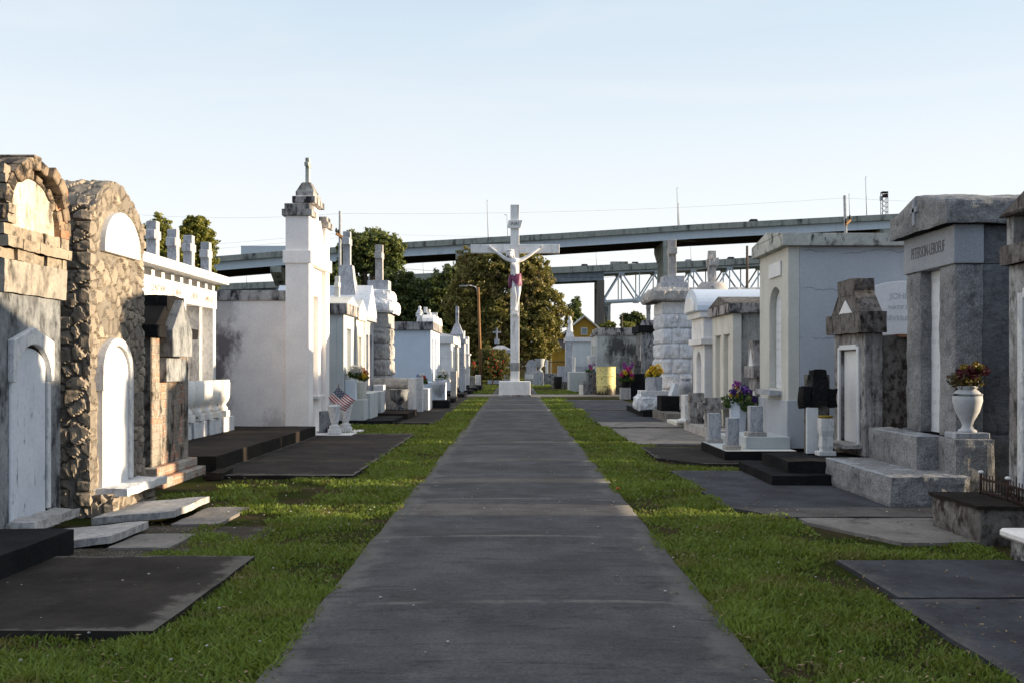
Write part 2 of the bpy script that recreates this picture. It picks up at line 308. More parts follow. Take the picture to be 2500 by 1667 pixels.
M['pale'] = stone('pale_paint', (.52, .545, .54), (.46, .49, .50), stain=(.12, .12, .12), st=(.62, .8), sa=.5, bump=.12)
M['front'] = stone('lit_front_paint', (.60, .59, .54), (.54, .53, .48), stain=(.16, .15, .13), st=(.56, .78), sa=.45, streak=.1, ssc=4., bump=.1)  # paler front tone stands in for light on the path-facing wall
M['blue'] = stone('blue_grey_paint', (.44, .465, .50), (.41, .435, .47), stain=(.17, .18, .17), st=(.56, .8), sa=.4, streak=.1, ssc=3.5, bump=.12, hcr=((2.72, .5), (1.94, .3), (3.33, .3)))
M['bluew'] = stone('blue_white_paint', (.62, .68, .76), (.58, .64, .72), stain=(.2, .2, .2), st=(.68, .85), sa=.3, bump=.08)
M['lichen'] = stone('lichen_capping', (.50, .50, .46), (.40, .41, .38), stain=(.06, .065, .05), st=(.5, .68), sa=.9, streak=.6, ssc=5., bump=.3, topd=.6)
M['capdark'] = stone('mildewed_capping', (.42, .40, .39), (.30, .29, .28), stain=(.035, .03, .035), st=(.42, .62), sa=.95, streak=.35, ssc=4., bump=.3)
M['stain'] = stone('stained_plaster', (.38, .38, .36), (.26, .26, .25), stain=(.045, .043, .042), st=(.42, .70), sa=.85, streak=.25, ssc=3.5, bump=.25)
M['stain2'] = stone('peeling_plaster', (.42, .41, .41), (.22, .20, .195), stain=(.05, .043, .04), st=(.42, .70), sa=.9, streak=.5, ssc=10., bump=.35)
M['streaked'] = stone('streaked_cement', (.52, .54, .52), (.44, .46, .45), stain=(.035, .035, .035), st=(.50, .72), sa=.5, streak=.15, ssc=2.4, bump=.2, blots=((1.1, 0, 2.6, .9, .9), (1.9, 0, 2.3, .7, .85), (.7, 0, 2.0, .5, .6), (1.5, 0, 1.6, .8, .5)))
M['brown'] = stone('brown_plaster', (.15, .135, .125), (.20, .185, .175), stain=(.035, .027, .021), st=(.40, .66), sa=.85, streak=.7, ssc=11., bump=.45, bsc=18)
M['grey'] = stone('grey_cement', (.30, .31, .32), (.17, .18, .19), stain=(.035, .036, .04), st=(.44, .66), sa=.95, streak=.45, ssc=6., bump=.4)
M['dark'] = stone('blackened_concrete', (.034, .028, .023), (.021, .018, .016), spec=.06, stain=(.12, .105, .09), st=(.62, .8), sa=.55, streak=1., ssc=4., bump=.35)
M['darker'] = stone('black_concrete', (.020, .019, .020), (.012, .012, .013), spec=.06, stain=(.10, .09, .08), st=(.64, .8), sa=.5, streak=1., ssc=5., bump=.4)
M['slab'] = stone('slab_concrete', (.038, .033, .029), (.022, .019, .018), stain=(.12, .11, .10), st=(.60, .8), sa=.5, edge=.85, spec=.06, streak=1., ssc=2.4, bump=.25, bsc=45)
M['slabr'] = stone('grey_walk_slab', (.062, .066, .076), (.036, .037, .042), stain=(.13, .13, .14), st=(.62, .82), sa=.4, edge=.4, spec=.1, streak=1., ssc=2.4, bump=.25, bsc=45)
M['slabl'] = stone('pale_slab_concrete', (.22, .20, .18), (.15, .14, .13), stain=(.07, .065, .06), st=(.5, .7), sa=.7, streak=1., ssc=3., bump=.25, cracks=.8)
M['urnw'] = stone('plain_white_stone', (.76, .75, .71), (.70, .68, .64), stain=(.3, .28, .25), st=(.62, .8), sa=.3, bump=.06)
M['urnm'] = stone('plain_pale_stone', (.50, .51, .53), (.45, .46, .48), stain=(.25, .25, .26), st=(.62, .8), sa=.4, bump=.08)
M['letterb'] = plain('faded_letter_paint', (.22, .15, .10), .8)
M['letter'] = plain('letter_cut', (.05, .045, .04), .8)
M['marble'] = stone('white_marble', (.72, .71, .70), (.64, .64, .64), vein=(.54, .55, .57), stain=(.12, .12, .12), st=(.62, .78), sa=.5, rough=.6, bump=.1)
M['gmarble'] = stone('grey_marble', (.46, .47, .49), (.38, .39, .42), vein=(.29, .30, .33), stain=(.05, .05, .05), st=(.6, .78), sa=.6, rough=.6, bump=.15)
M['rmarble'] = stone('hewn_marble', (.74, .75, .77), (.66, .68, .71), vein=(.54, .56, .60), stain=(.16, .15, .13), st=(.64, .82), sa=.45, rough=.8, bump=.6, bsc=12)
M['wmarble'] = stone('weathered_marble', (.50, .48, .45), (.38, .36, .34), vein=(.32, .31, .31), stain=(.10, .09, .08), st=(.56, .78), sa=.6, rough=.8, bump=.5, bsc=14)
M['tablet'] = stone('tablet_marble', (.74, .74, .74), (.68, .69, .70), stain=(.15, .15, .16), st=(.66, .82), sa=.4, streak=.3, rough=.5, bump=.05)
M['script'] = stone('inscribed_marble', (.70, .72, .75), (.66, .68, .71), stain=(.3, .3, .3), st=(.7, .85), sa=.3, rough=.5, bump=.05, rows=14)
M['mossm'] = stone('mildewed_marble', (.66, .69, .74), (.55, .59, .64), stain=(.05, .055, .06), st=(.56, .72), sa=.7, streak=.25, ssc=16., rough=.6, bump=.1)
M['granite'] = stone('hewn_granite', (.38, .38, .38), (.24, .24, .25), stain=(.07, .07, .072), st=(.5, .72), sa=.65, streak=.7, ssc=8., speck=.75, bump=.8, bsc=16)
M['granites'] = stone('smooth_granite', (.36, .38, .41), (.32, .34, .37), stain=(.15, .15, .15), st=(.6, .8), sa=.3, speck=.3, bump=.08)
M['granite_shade'] = stone('shaded_hewn_granite', (.17, .175, .185), (.11, .115, .125), stain=(.05, .052, .056), st=(.45, .75), sa=.7, streak=.8, ssc=9., speck=.3, bump=.9, bsc=14)  # darker copy of the granite, side-wall shade put into its colour
M['brick'] = stone('plastered_brick', (.34, .31, .27), (.44, .40, .34), stain=(.06, .055, .05), st=(.55, .72), sa=.7, streak=.5, ssc=5., bump=.6, bsc=20, brick=((.33, .12, .06), (.42, .20, .11), (.40, .36, .30), 2.6, .47))
M['brick2'] = stone('worn_brick', (.36, .32, .27), (.22, .19, .16), stain=(.045, .04, .035), st=(.47, .66), sa=.85, streak=.5, ssc=6., bump=.7, bsc=20, brick=((.34, .12, .06), (.42, .20, .12), (.44, .40, .34), 4.2, .505))
M['bricks'] = stone('loose_bricks', (.27, .22, .165), (.33, .28, .22), stain=(.05, .042, .035), st=(.48, .68), sa=.85, streak=1., ssc=6., bump=.5, bsc=25)
M['redbrick'] = stone('red_bricks', (.36, .13, .07), (.36, .26, .17), stain=(.10, .08, .07), st=(.55, .75), sa=.6, streak=1., ssc=8., bump=.5)
M['bricka'] = stone('sooty_arch_bricks', (.20, .145, .10), (.28, .22, .16), stain=(.035, .03, .026), st=(.44, .62), sa=.95, streak=1., ssc=7., bump=.6, bsc=22)
M['sooty'] = stone('sooty_plaster', (.36, .32, .27), (.26, .24, .21), stain=(.05, .045, .04), st=(.46, .66), sa=.85, streak=.5, ssc=5., bump=.4)
M['tymp'] = stone('peeling_whitewash', (.60, .54, .45), (.44, .39, .31), stain=(.13, .11, .09), st=(.48, .62), sa=.9, streak=.35, ssc=7., bump=.3)
M['yellow'] = stone('ochre_siding', (.42, .25, .04), (.38, .22, .03), stain=(.2, .12, .03), st=(.6, .8), sa=.3)
M['roofd'] = plain('dark_shingles', (.03, .03, .035), .8)
M['metal'] = plain('galvanised_metal', (.35, .36, .37), .5)
M['iron'] = plain('rusty_iron', (.035, .018, .014), .8)
M['black'] = plain('black_paint', (.015, .015, .015), .6)
M['wood'] = stone('weathered_wood', (.12, .09, .065), (.08, .06, .045), stain=(.03, .025, .02), st=(.5, .7), streak=.05, ssc=12.)
M['woodo'] = stone('brown_wood', (.26, .14, .06), (.20, .11, .05), stain=(.06, .04, .02), st=(.5, .7), streak=.05, ssc=12.)
M['figure'] = stone('painted_plaster', (.72, .72, .74), (.66, .66, .68), stain=(.3, .28, .27), st=(.7, .85), sa=.3, bump=.05)
M['purple'] = plain('purple_cloth_paint', (.17, .04, .095), .5)
M['glass'] = plain('window_glass', (.25, .30, .33), .1)
M['brconc'] = stone('bridge_concrete', (.34, .35, .31), (.27, .28, .25), stain=(.06, .06, .055), st=(.48, .68), sa=.8, streak=.15, ssc=.7, bump=.1, bsc=3)
M['brsteel'] = stone('bridge_steel', (.56, .61, .65), (.52, .57, .61), stain=(.16, .16, .15), st=(.6, .8), sa=.4, streak=.1, ssc=.5, bump=.02)
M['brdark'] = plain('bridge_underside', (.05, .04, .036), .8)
M['flower_w'] = plain('white_petals', (.72, .70, .64), .6); M['flower_y'] = plain('yellow_petals', (.75, .50, .03), .6); M['flower_o'] = plain('orange_petals', (.62, .18, .03), .6)
M['flower_p'] = plain('purple_petals', (.10, .03, .30), .6, .5); M['flower_m'] = plain('magenta_petals', (.55, .03, .20), .6); M['flower_v'] = plain('violet_petals', (.33, .05, .32), .6)
M['flower_b'] = plain('blue_petals', (.25, .36, .62), .6); M['flower_r'] = plain('red_petals', (.5, .03, .02), .6); M['burg'] = plain('burgundy_petals', (.13, .02, .03), .6, .4); M['mustard'] = plain('mustard_petals', (.34, .24, .03), .6, .4)
M['leafy'] = leafmat('bouquet_leaves', (.02, .05, .015), (.06, .11, .03))
M['grass'] = leafmat('grass_blades', (.070, .110, .018), (.20, .27, .045), (.19, .16, .06), trans=.38, pos=1.9)
M['oak'] = leafmat('oak_leaves', (.085, .085, .022), (.26, .22, .065), (.32, .22, .09), trans=.25, pos=.5)
M['oakd'] = leafmat('dark_tree_leaves', (.035, .055, .018), (.09, .115, .035), trans=.25)
M['pine'] = leafmat('pine_needles', (.05, .085, .025), (.19, .20, .055), trans=.2)
M['poplar'] = leafmat('yellow_green_leaves', (.08, .10, .02), (.26, .24, .05), trans=.35)
M['rosel'] = leafmat('rose_leaves', (.06, .07, .022), (.17, .15, .05), (.24, .13, .06), trans=.25)
# field stone (per-stone tone carried by the mesh) and ground materials
def fieldstone():
    m, nt, b = base('field_stone'); L = nt.links; tc = N(nt, 'ShaderNodeTexCoord').outputs['Object']
    a = N(nt, 'ShaderNodeAttribute', attribute_name='cell').outputs['Fac']; j = N(nt, 'ShaderNodeAttribute', attribute_name='joint').outputs['Fac']
    col = mix(nt, a, (.17, .15, .125), (.34, .285, .22)); col = mix(nt, ramp(nt, nz(nt, tc, 16., 6, .7), .5, .65), col, (.16, .135, .115))
    col = mix(nt, mul(nt, 1., ramp(nt, j, .0, .55), 'SUBTRACT'), col, (.20, .18, .155)); L.new(col, b.inputs['Base Color']); b.inputs['Roughness'].default_value = .9
    bp = N(nt, 'ShaderNodeBump'); bp.inputs['Strength'].default_value = .5; bp.inputs['Distance'].default_value = .02; L.new(nz(nt, tc, 26., 8, .7), bp.inputs['Height']); L.new(bp.outputs[0], b.inputs['Normal']); return m
M['field'] = fieldstone()
def groundmat():
    m, nt, b = base('soil_and_turf'); L = nt.links; g = N(nt, 'ShaderNodeNewGeometry').outputs['Position']
    col = mix(nt, ramp(nt, nz(nt, g, 1.6, 6, .65), .42, .6), (.035, .045, .013), (.060, .048, .028)); col = mix(nt, ramp(nt, nz(nt, g, 30., 6, .7), .5, .7), col, (.02, .022, .010))
    L.new(col, b.inputs['Base Color']); b.inputs['Roughness'].default_value = 1; b.inputs['Specular IOR Level'].default_value = 0
    bp = N(nt, 'ShaderNodeBump'); bp.inputs['Strength'].default_value = .8; bp.inputs['Distance'].default_value = .03; L.new(nz(nt, g, 40., 6, .7), bp.inputs['Height']); L.new(bp.outputs[0], b.inputs['Normal']); return m
M['ground'] = groundmat()
def gravelmat():
    m, nt, b = base('loose_gravel'); L = nt.links; g = N(nt, 'ShaderNodeNewGeometry').outputs['Position']
    vo = N(nt, 'ShaderNodeTexVoronoi'); vo.inputs['Scale'].default_value = 42; L.new(g, vo.inputs[0])
    col = mix(nt, ramp(nt, vo.outputs[0], .1, .6), (.20, .175, .14), (.05, .042, .032)); col = mix(nt, ramp(nt, nz(nt, g, 3., 5), .4, .6), col, (.045, .037, .026)); L.new(col, b.inputs['Base Color']); b.inputs['Roughness'].default_value = 1
    bp = N(nt, 'ShaderNodeBump'); bp.inputs['Strength'].default_value = 1; bp.inputs['Distance'].default_value = .02; bp.invert = True; L.new(vo.outputs[0], bp.inputs['Height']); L.new(bp.outputs[0], b.inputs['Normal']); return m
M['gravel'] = gravelmat()
def pathmat():
    m, nt, b = base('walk_concrete'); L = nt.links; g = N(nt, 'ShaderNodeNewGeometry').outputs['Position']
    col = mix(nt, ramp(nt, nz(nt, g, 1.1, 8, .68), .38, .62), (.105, .104, .108), (.066, .065, .068))
    col = mix(nt, mul(nt, ramp(nt, nz(nt, mp(nt, g, (.7, 3.2, 1)), 2.1, 10, .75), .54, .70), .55), col, (.125, .125, .13)); col = mix(nt, mul(nt, ramp(nt, nz(nt, mp(nt, g, (.6, 3.4, 1)), 2.8, 10, .78), .50, .66), .7), col, (.032, .031, .035))
    col = mix(nt, mul(nt, ramp(nt, nz(nt, g, 24., 6, .9), .55, .64), .85), col, (.20, .19, .175)); col = mix(nt, mul(nt, ramp(nt, nz(nt, g, 48., 6, .9), .46, .60), .62), col, (.022, .022, .024))
    s = N(nt, 'ShaderNodeSeparateXYZ'); L.new(g, s.inputs[0]); wob = mul(nt, mul(nt, nz(nt, g, 1.3, 4), .5, 'SUBTRACT'), .06); y = mul(nt, mul(nt, mul(nt, s.outputs[1], wob, 'ADD'), -8.46 + 2.37 * 20, 'ADD'), 1 / 2.37); f_ = N(nt, 'ShaderNodeMath', operation='FRACT'); L.new(y, f_.inputs[0])
    ab = N(nt, 'ShaderNodeMath', operation='ABSOLUTE'); L.new(mul(nt, f_.outputs[0], .5, 'SUBTRACT'), ab.inputs[0])
    jn = mul(nt, ab.outputs[0], mul(nt, mul(nt, nz(nt, g, 9., 7, .75), .5, 'SUBTRACT'), .05), 'ADD'); j = mul(nt, ramp(nt, jn, .475, .503), ramp(nt, nz(nt, g, 1.9, 4), .35, .6)); col = mix(nt, mul(nt, j, .65), col, (.20, .185, .17))
    ab2 = N(nt, 'ShaderNodeMath', operation='ABSOLUTE'); L.new(s.outputs[0], ab2.inputs[0])
    ed = mul(nt, ab2.outputs[0], mul(nt, mul(nt, nz(nt, g, 2.3, 8, .7), .5, 'SUBTRACT'), .9), 'ADD'); col = mix(nt, mul(nt, ramp(nt, ed, .98, 1.18), .6), col, (.15, .145, .135))
    L.new(col, b.inputs['Base Color']); b.inputs['Roughness'].default_value = .9; b.inputs['Specular IOR Level'].default_value = .07
    bp = N(nt, 'ShaderNodeBump'); bp.inputs['Strength'].default_value = .45; bp.inputs['Distance'].default_value = .01; L.new(nz(nt, g, 45., 9, .78), bp.inputs['Height']); L.new(bp.outputs[0], b.inputs['Normal']); return m
M['path'] = pathmat()
# ---------------- ground, path, crossing ----------------
m = MB(); m.add([(-4000, -200, 0), (4000, -200, 0), (4000, 7000, 0), (-4000, 7000, 0)], [(0, 1, 2, 3)]); struct('ground', m, M['ground'])
def walk(name, x0, x1, y0, y1, mat, top=.035, along=True):
    m = MB(); nx = 14; ny = max(2, int((y1 - y0) / .12)); vs_ = []; fs = []
    for j in range(ny + 1):
        for i in range(nx + 1):
            x = x0 + (x1 - x0) * i / nx; y = y0 + (y1 - y0) * j / ny; f = ((y - 8.46) / 2.37) % 1.0; f = min(f, 1 - f)
            z = top + .012 * noise.noise(Vector((x * .8, y * .8, 0)))
            if along: z += .020 * math.exp(-(f / .10) ** 2) * (1 - (x / 1.3) ** 2) + .012 * (1 - (x / 1.2) ** 2)
            if i in (0, nx): x += .018 * noise.noise(Vector((y * 1.3, i, 0))) + .014 * noise.noise(Vector((y * 6.3, i, 4)))
            vs_.append((x, y, z))
    for j in range(ny):
        for i in range(nx): q = j * (nx + 1) + i; fs.append((q, q + 1, q + nx + 2, q + nx + 1))
    m.add(vs_, fs, True); o = len(vs_)      # skirt to the ground
    rim = [j * (nx + 1) for j in range(ny + 1)], [j * (nx + 1) + nx for j in range(ny + 1)], list(range(nx + 1)), [ny * (nx + 1) + i for i in range(nx + 1)]
    for r in rim:
        k = len(m.v); m.v += [(vs_[q][0], vs_[q][1], -.02) for q in r]
        m.f += [(r[i], r[i + 1], k + i + 1, k + i) for i in range(len(r) - 1)]; m.sm += [False] * (len(r) - 1)
    return struct(name, m, mat)
walk('path', -1.2, 1.2, 2.0, 47.9, M['path']); walk('path', -1.2, 1.2, 51.5, 96, M['path'], along=False)
walk('cross_path', -14, 14, 47.9, 51.5, M['slabl'], top=.05, along=False)
# ---------------- paving slabs in front of the tombs ----------------
SLABS = []
def slab(label, x0, x1, y0, y1, h, mat='slab', z0=-.02, amp=.008, res=.12, cat='slab', name='paving_slab', group=None, warp=None):
    m = MB(); m.rough(x0, x1, y0, y1, z0, h, amp=amp, sc_=2.2, res=res, warp=warp, seed=len(SLABS)); SLABS.append((x0, x1, y0, y1))
    me = m.mesh(name, (x0, y0, 0)); return solo(name, label, cat, me, M[mat], (x0, y0, 0), group, bev=0)
slab('big dark foreground slab at lower left lying in grass', -6.5, -1.98, 5.46, 7.6, .05)
slab('raised black step standing on the lower left foreground slab', -7, -3.5, 4.6, 7.9, .21, 'darker')
m = MB(); m.box(-4.15, -2.2, 7.7, 9.25, -.01, .012); struct('gravel', m, M['gravel'])
def tilted(label, x0, x1, y0, y1, za, zb_, th, mat, rot=0):
    T_ = MB(); T_.rough(x0, x1, y0, y1, 0, th, amp=.01, sc_=3, res=.06, warp=lambda p: [p[0], p[1], p[2] + za + (zb_ - za) * (p[0] - x0) / (x1 - x0)]); SLABS.append((x0, x1, y0, y1))
    return solo('fallen_slab', label, 'slab', T_.mesh('fallen_slab', (x0, y0, 0)), M[mat], (x0, y0, 0), None, 0)
tilted('tilted white marble slab before the field stone tomb', -4.0, -3.22, 9.4, 10.5, .0, .07, .065, 'wmarble')
tilted('white marble slab stuck out beyond the black step at left', -4.05, -3.3, 8.12, 8.95, -.02, .05, .06, 'wmarble')
tilted('flat tan slab beside the tilted white marble slab', -3.2, -2.76, 9.25, 10.4, 0, .0, .03, 'slabl')
tilted('flat tan slab between black step and grass at left', -3.3, -2.8, 8.05, 8.75, 0, .0, .03, 'slabl')
slab('long dark slab before the marble tomb with four crosses', -4.14, -2.14, 13.2, 21.4, .05, res=.2)
slab('wide black platform under the marble tomb with four crosses', -7.5, -4.145, 13.8, 20.7, .25, 'dark', amp=.006, res=.15, name='platform', cat='platform')
slab('black platform edge before the grey green pedimented tomb', -6.5, -3.05, 24.8, 27.2, .14, 'darker', name='platform', cat='platform')
slab('black platform with marble urn beside the low marble wall', -6.5, -2.95, 27.4, 30.0, .20, 'dark', name='platform', cat='platform')
slab('dark paving strip left of path before the rough marble tomb', -3.3, -2.05, 25.7, 35.5, .035, res=.3)
slab('dark paving strip left of path near the blue white tomb', -3.3, -1.75, 35.7, 46.6, .03, res=.3)
slab('black plinth under the white box and grey urn left of path', -4.0, -2.5, 36.8, 38.6, .23, 'darker', name='platform', cat='platform')
slab('low black plinth beside the narrow grey tomb left of path', -4.0, -2.45, 40, 43, .2, 'darker', name='platform', cat='platform')
slab('large dark slab in the lower right corner of the walk', 2.44, 6.5, 6.33, 7.56, .03, 'slabr', res=.15)
slab('nearest dark slab at lower right beside the grass', 2.36, 6.5, 2.0, 6.28, .03, 'slabr', res=.15)
slab('cracked grey slab at the foot of the rough black block', 2.75, 4.4, 8.3, 9.65, .03, 'slabl', warp=lambda p: [p[0] + max(0, (9.4 - p[1])) * .45 * max(0, (4.4 - p[0]) / 1.7), p[1], p[2]])
slab('wide dark slab before the granite step and black steps', 2.2, 4.5, 9.72, 14.0, .03, 'slabr', res=.15, warp=lambda p: [p[0] + max(0, (10.6 - p[1])) ** 1.5 * .5 * max(0, (4.5 - p[0]) / 2.3), p[1], p[2]])
slab('brown slab between grass and the platform with marble stumps', 2.25, 4.4, 14.85, 17.9, .045, warp=lambda p: [p[0] + max(0, (15.8 - p[1])) * .6 * max(0, (4.4 - p[0]) / 2.1), p[1], p[2]])
slab('weathered tan slab near the two mildewed stone crosses', 2.25, 4.4, 18.7, 23.4, .04, 'slabl', res=.2)
slab('pale grey paving strip before the low stone steps', 2.15, 4.3, 23.9, 26.0, .045, 'slabl', res=.2)
slab('dark slab before the hewn marble tomb', 2.1, 4.3, 26.2, 33.0, .04, 'slabr', res=.3)
slab('dark slab right of path near the yellow barrel', 2.1, 4.6, 33.3, 43.0, .05, 'slabr', res=.3)
# ---------------- grass ----------------
def grass_blades():
    R = [  # x0,x1,y0,y1,density,height
        (-2.02, -1.155, 4.3, 13.2, 1.0, 1), (-5.2, -2.0, 4.3, 5.44, 1.0, 1.1), (-2.9, -2.0, 7.62, 13.2, .8, 1), (-4.0, -2.9, 10.4, 13.15, .35, .8), (-2.2, -1.155, 13.2, 25.6, 1.0, 1), (-4.4, -2.1, 21.5, 24.75, 1.1, 1.2),
        (-2.08, -1.17, 25.6, 46.8, 1., 1), (1.155, 2.35, 4.3, 9.7, 1.0, 1.1), (2.3, 2.9, 7.6, 8.6, .9, 1), (2.8, 3.85, 7.6, 8.28, .9, 1), (2.3, 2.7, 8.4, 10.2, .9, .9), (1.155, 2.25, 9.7, 46.6, 1.0, 1), (2.2, 3.3, 14.02, 14.85, .6, .9), (2.2, 2.6, 18.0, 18.6, .6, .8),
        (1.2, 3.4, 52, 60, 1, 1), (1.2, 3.0, 68, 78, 1, 1), (-3., -1.2, 52, 60, 1, 1), (-3., -1.2, 64, 76, 1, 1), (-8, 8, 96, 115, .4, 2)]
    P = []; 
    for x0, x1, y0, y1, d, h in R:
        y = y0
        while y < y1:
            ye = min(y1, y + max(.5, y * .08)); ym = (y + ye) / 2; dens = min(5200, 5200 * (6.2 / ym) ** 1.65) * d if ym > 6.2 else 5200 * d
            n = int(dens * (x1 - x0) * (ye - y)); q = np.empty((n, 4)); q[:, 0] = NR.uniform(x0, x1, n); q[:, 1] = NR.uniform(y, ye, n); q[:, 2] = h * max(1, (ym / 9) ** .35); q[:, 3] = min(4.5, max(1., (ym / 6.2) ** .9)); P.append(q); y = ye
    P = np.concatenate(P)
    nzv = np.array([noise.noise(Vector((a * 1.1, b * 1.1, 3.))) + .5 * noise.noise(Vector((a * 3.3, b * 3.3, 9.))) for a, b in P[:, :2]])
    keep = (NR.uniform(0, 1, len(P)) < np.clip(.92 + nzv * 1.6, .15, 1.)); keep &= ~((P[:, 0] < -2.3) & (P[:, 1] > 8) & (P[:, 1] < 13) & (nzv < .0))
    for x0, x1, y0, y1 in SLABS:
        keep &= ~((P[:, 0] > x0 + .03) & (P[:, 0] < x1 - .03) & (P[:, 1] > y0 + .02) & (P[:, 1] < y1 - .02)) if y1 < 12 and x0 < 0 else keep
    P = P[keep]; nv = nzv[keep]; n = len(P); a = NR.uniform(0, 2 * np.pi, n); hh = P[:, 2] * NR.uniform(.018, .050, n) * (1 + .9 * np.clip(nv, -.5, .8)); wd = P[:, 3] * NR.uniform(.0040, .0085, n)
    lean = hh * NR.uniform(.2, 1.3, n); b = a + NR.normal(0, .8, n); dx, dy = np.cos(a) * wd, np.sin(a) * wd; lx, ly = -np.sin(b) * lean, np.cos(b) * lean
    V = np.zeros((n, 5, 3)); V[:, 0] = np.stack([P[:, 0] - dx, P[:, 1] - dy, np.zeros(n)], 1); V[:, 1] = np.stack([P[:, 0] + dx, P[:, 1] + dy, np.zeros(n)], 1)
    V[:, 2] = np.stack([P[:, 0] + lx * .35 - dx * .9, P[:, 1] + ly * .35 - dy * .9, hh * .6], 1); V[:, 3] = np.stack([P[:, 0] + lx * .35 + dx * .9, P[:, 1] + ly * .35 + dy * .9, hh * .6], 1)
    V[:, 4] = np.stack([P[:, 0] + lx, P[:, 1] + ly, hh], 1); i0 = np.arange(n)[:, None, None] * 5; Fa = (np.array([[0, 1, 3], [0, 3, 2], [2, 3, 4]])[None] + i0).reshape(-1, 3)
    rn = np.clip(NR.uniform(0, 1, n) * .7 + nv * .4 + .15, 0, 1); print('blades', n)
    return fast_mesh('grass', V.reshape(-1, 3), Fa, np.repeat(rn, 5))
g = bpy.data.objects.new('grass', grass_blades()); COL.objects.link(g); g.data.materials.append(M['grass']); g['label'] = 'short green grass with brown patches along both sides of the path'; g['category'] = 'grass'; g['kind'] = 'stuff'
def dead():
    n = 2600; x = np.where(NR.uniform(0, 1, n) < .5, NR.uniform(-3.6, -1.0, n), NR.uniform(1.0, 3.2, n)); y = 4.6 + 14 * NR.uniform(0, 1, n) ** 1.5; z = NR.uniform(.02, .05, n); a = NR.normal(size=(n, 3)) * np.array([1, 1, .25]); a /= np.linalg.norm(a, axis=1)[:, None]; b = np.cross(a, np.array([0, 0, 1.])) + NR.normal(size=(n, 3)) * .2; s = NR.uniform(.008, .022, n)[:, None]; p = np.stack([x, y, z], 1)
    return fast_mesh('dead_leaves', np.stack([p - a * s, p - b * s * .4, p + a * s, p + b * s * .4], 1).reshape(-1, 3), np.arange(4 * n).reshape(-1, 4), np.repeat(NR.uniform(0, 1, n), 4))
M['dead'] = leafmat('dead_leaves', (.10, .065, .03), (.28, .20, .11), trans=.1); o = struct('dead_leaves', dead(), M['dead'], 'stuff'); o['label'] = 'small brown dead leaves caught in the grass beside the path'
# fallen petals, pebbles and dry leaves are scattered as one litter
m = MB()
for i in range(240):
    x = random.choice([random.uniform(-2.6, -1.2), random.uniform(1.2, 4.2), random.uniform(-1.1, 1.1), random.uniform(-4, -2.2)]); y = random.uniform(4.8, 16); r = random.uniform(.004, .011); m.ball((x, y, .045 if abs(x) > 1.2 else .055), r, 6, 4, 1, .6)
o = struct('litter', m, M['wmarble'], 'stuff')
o['label'] = 'small pale pebbles and bits scattered over slabs and path'
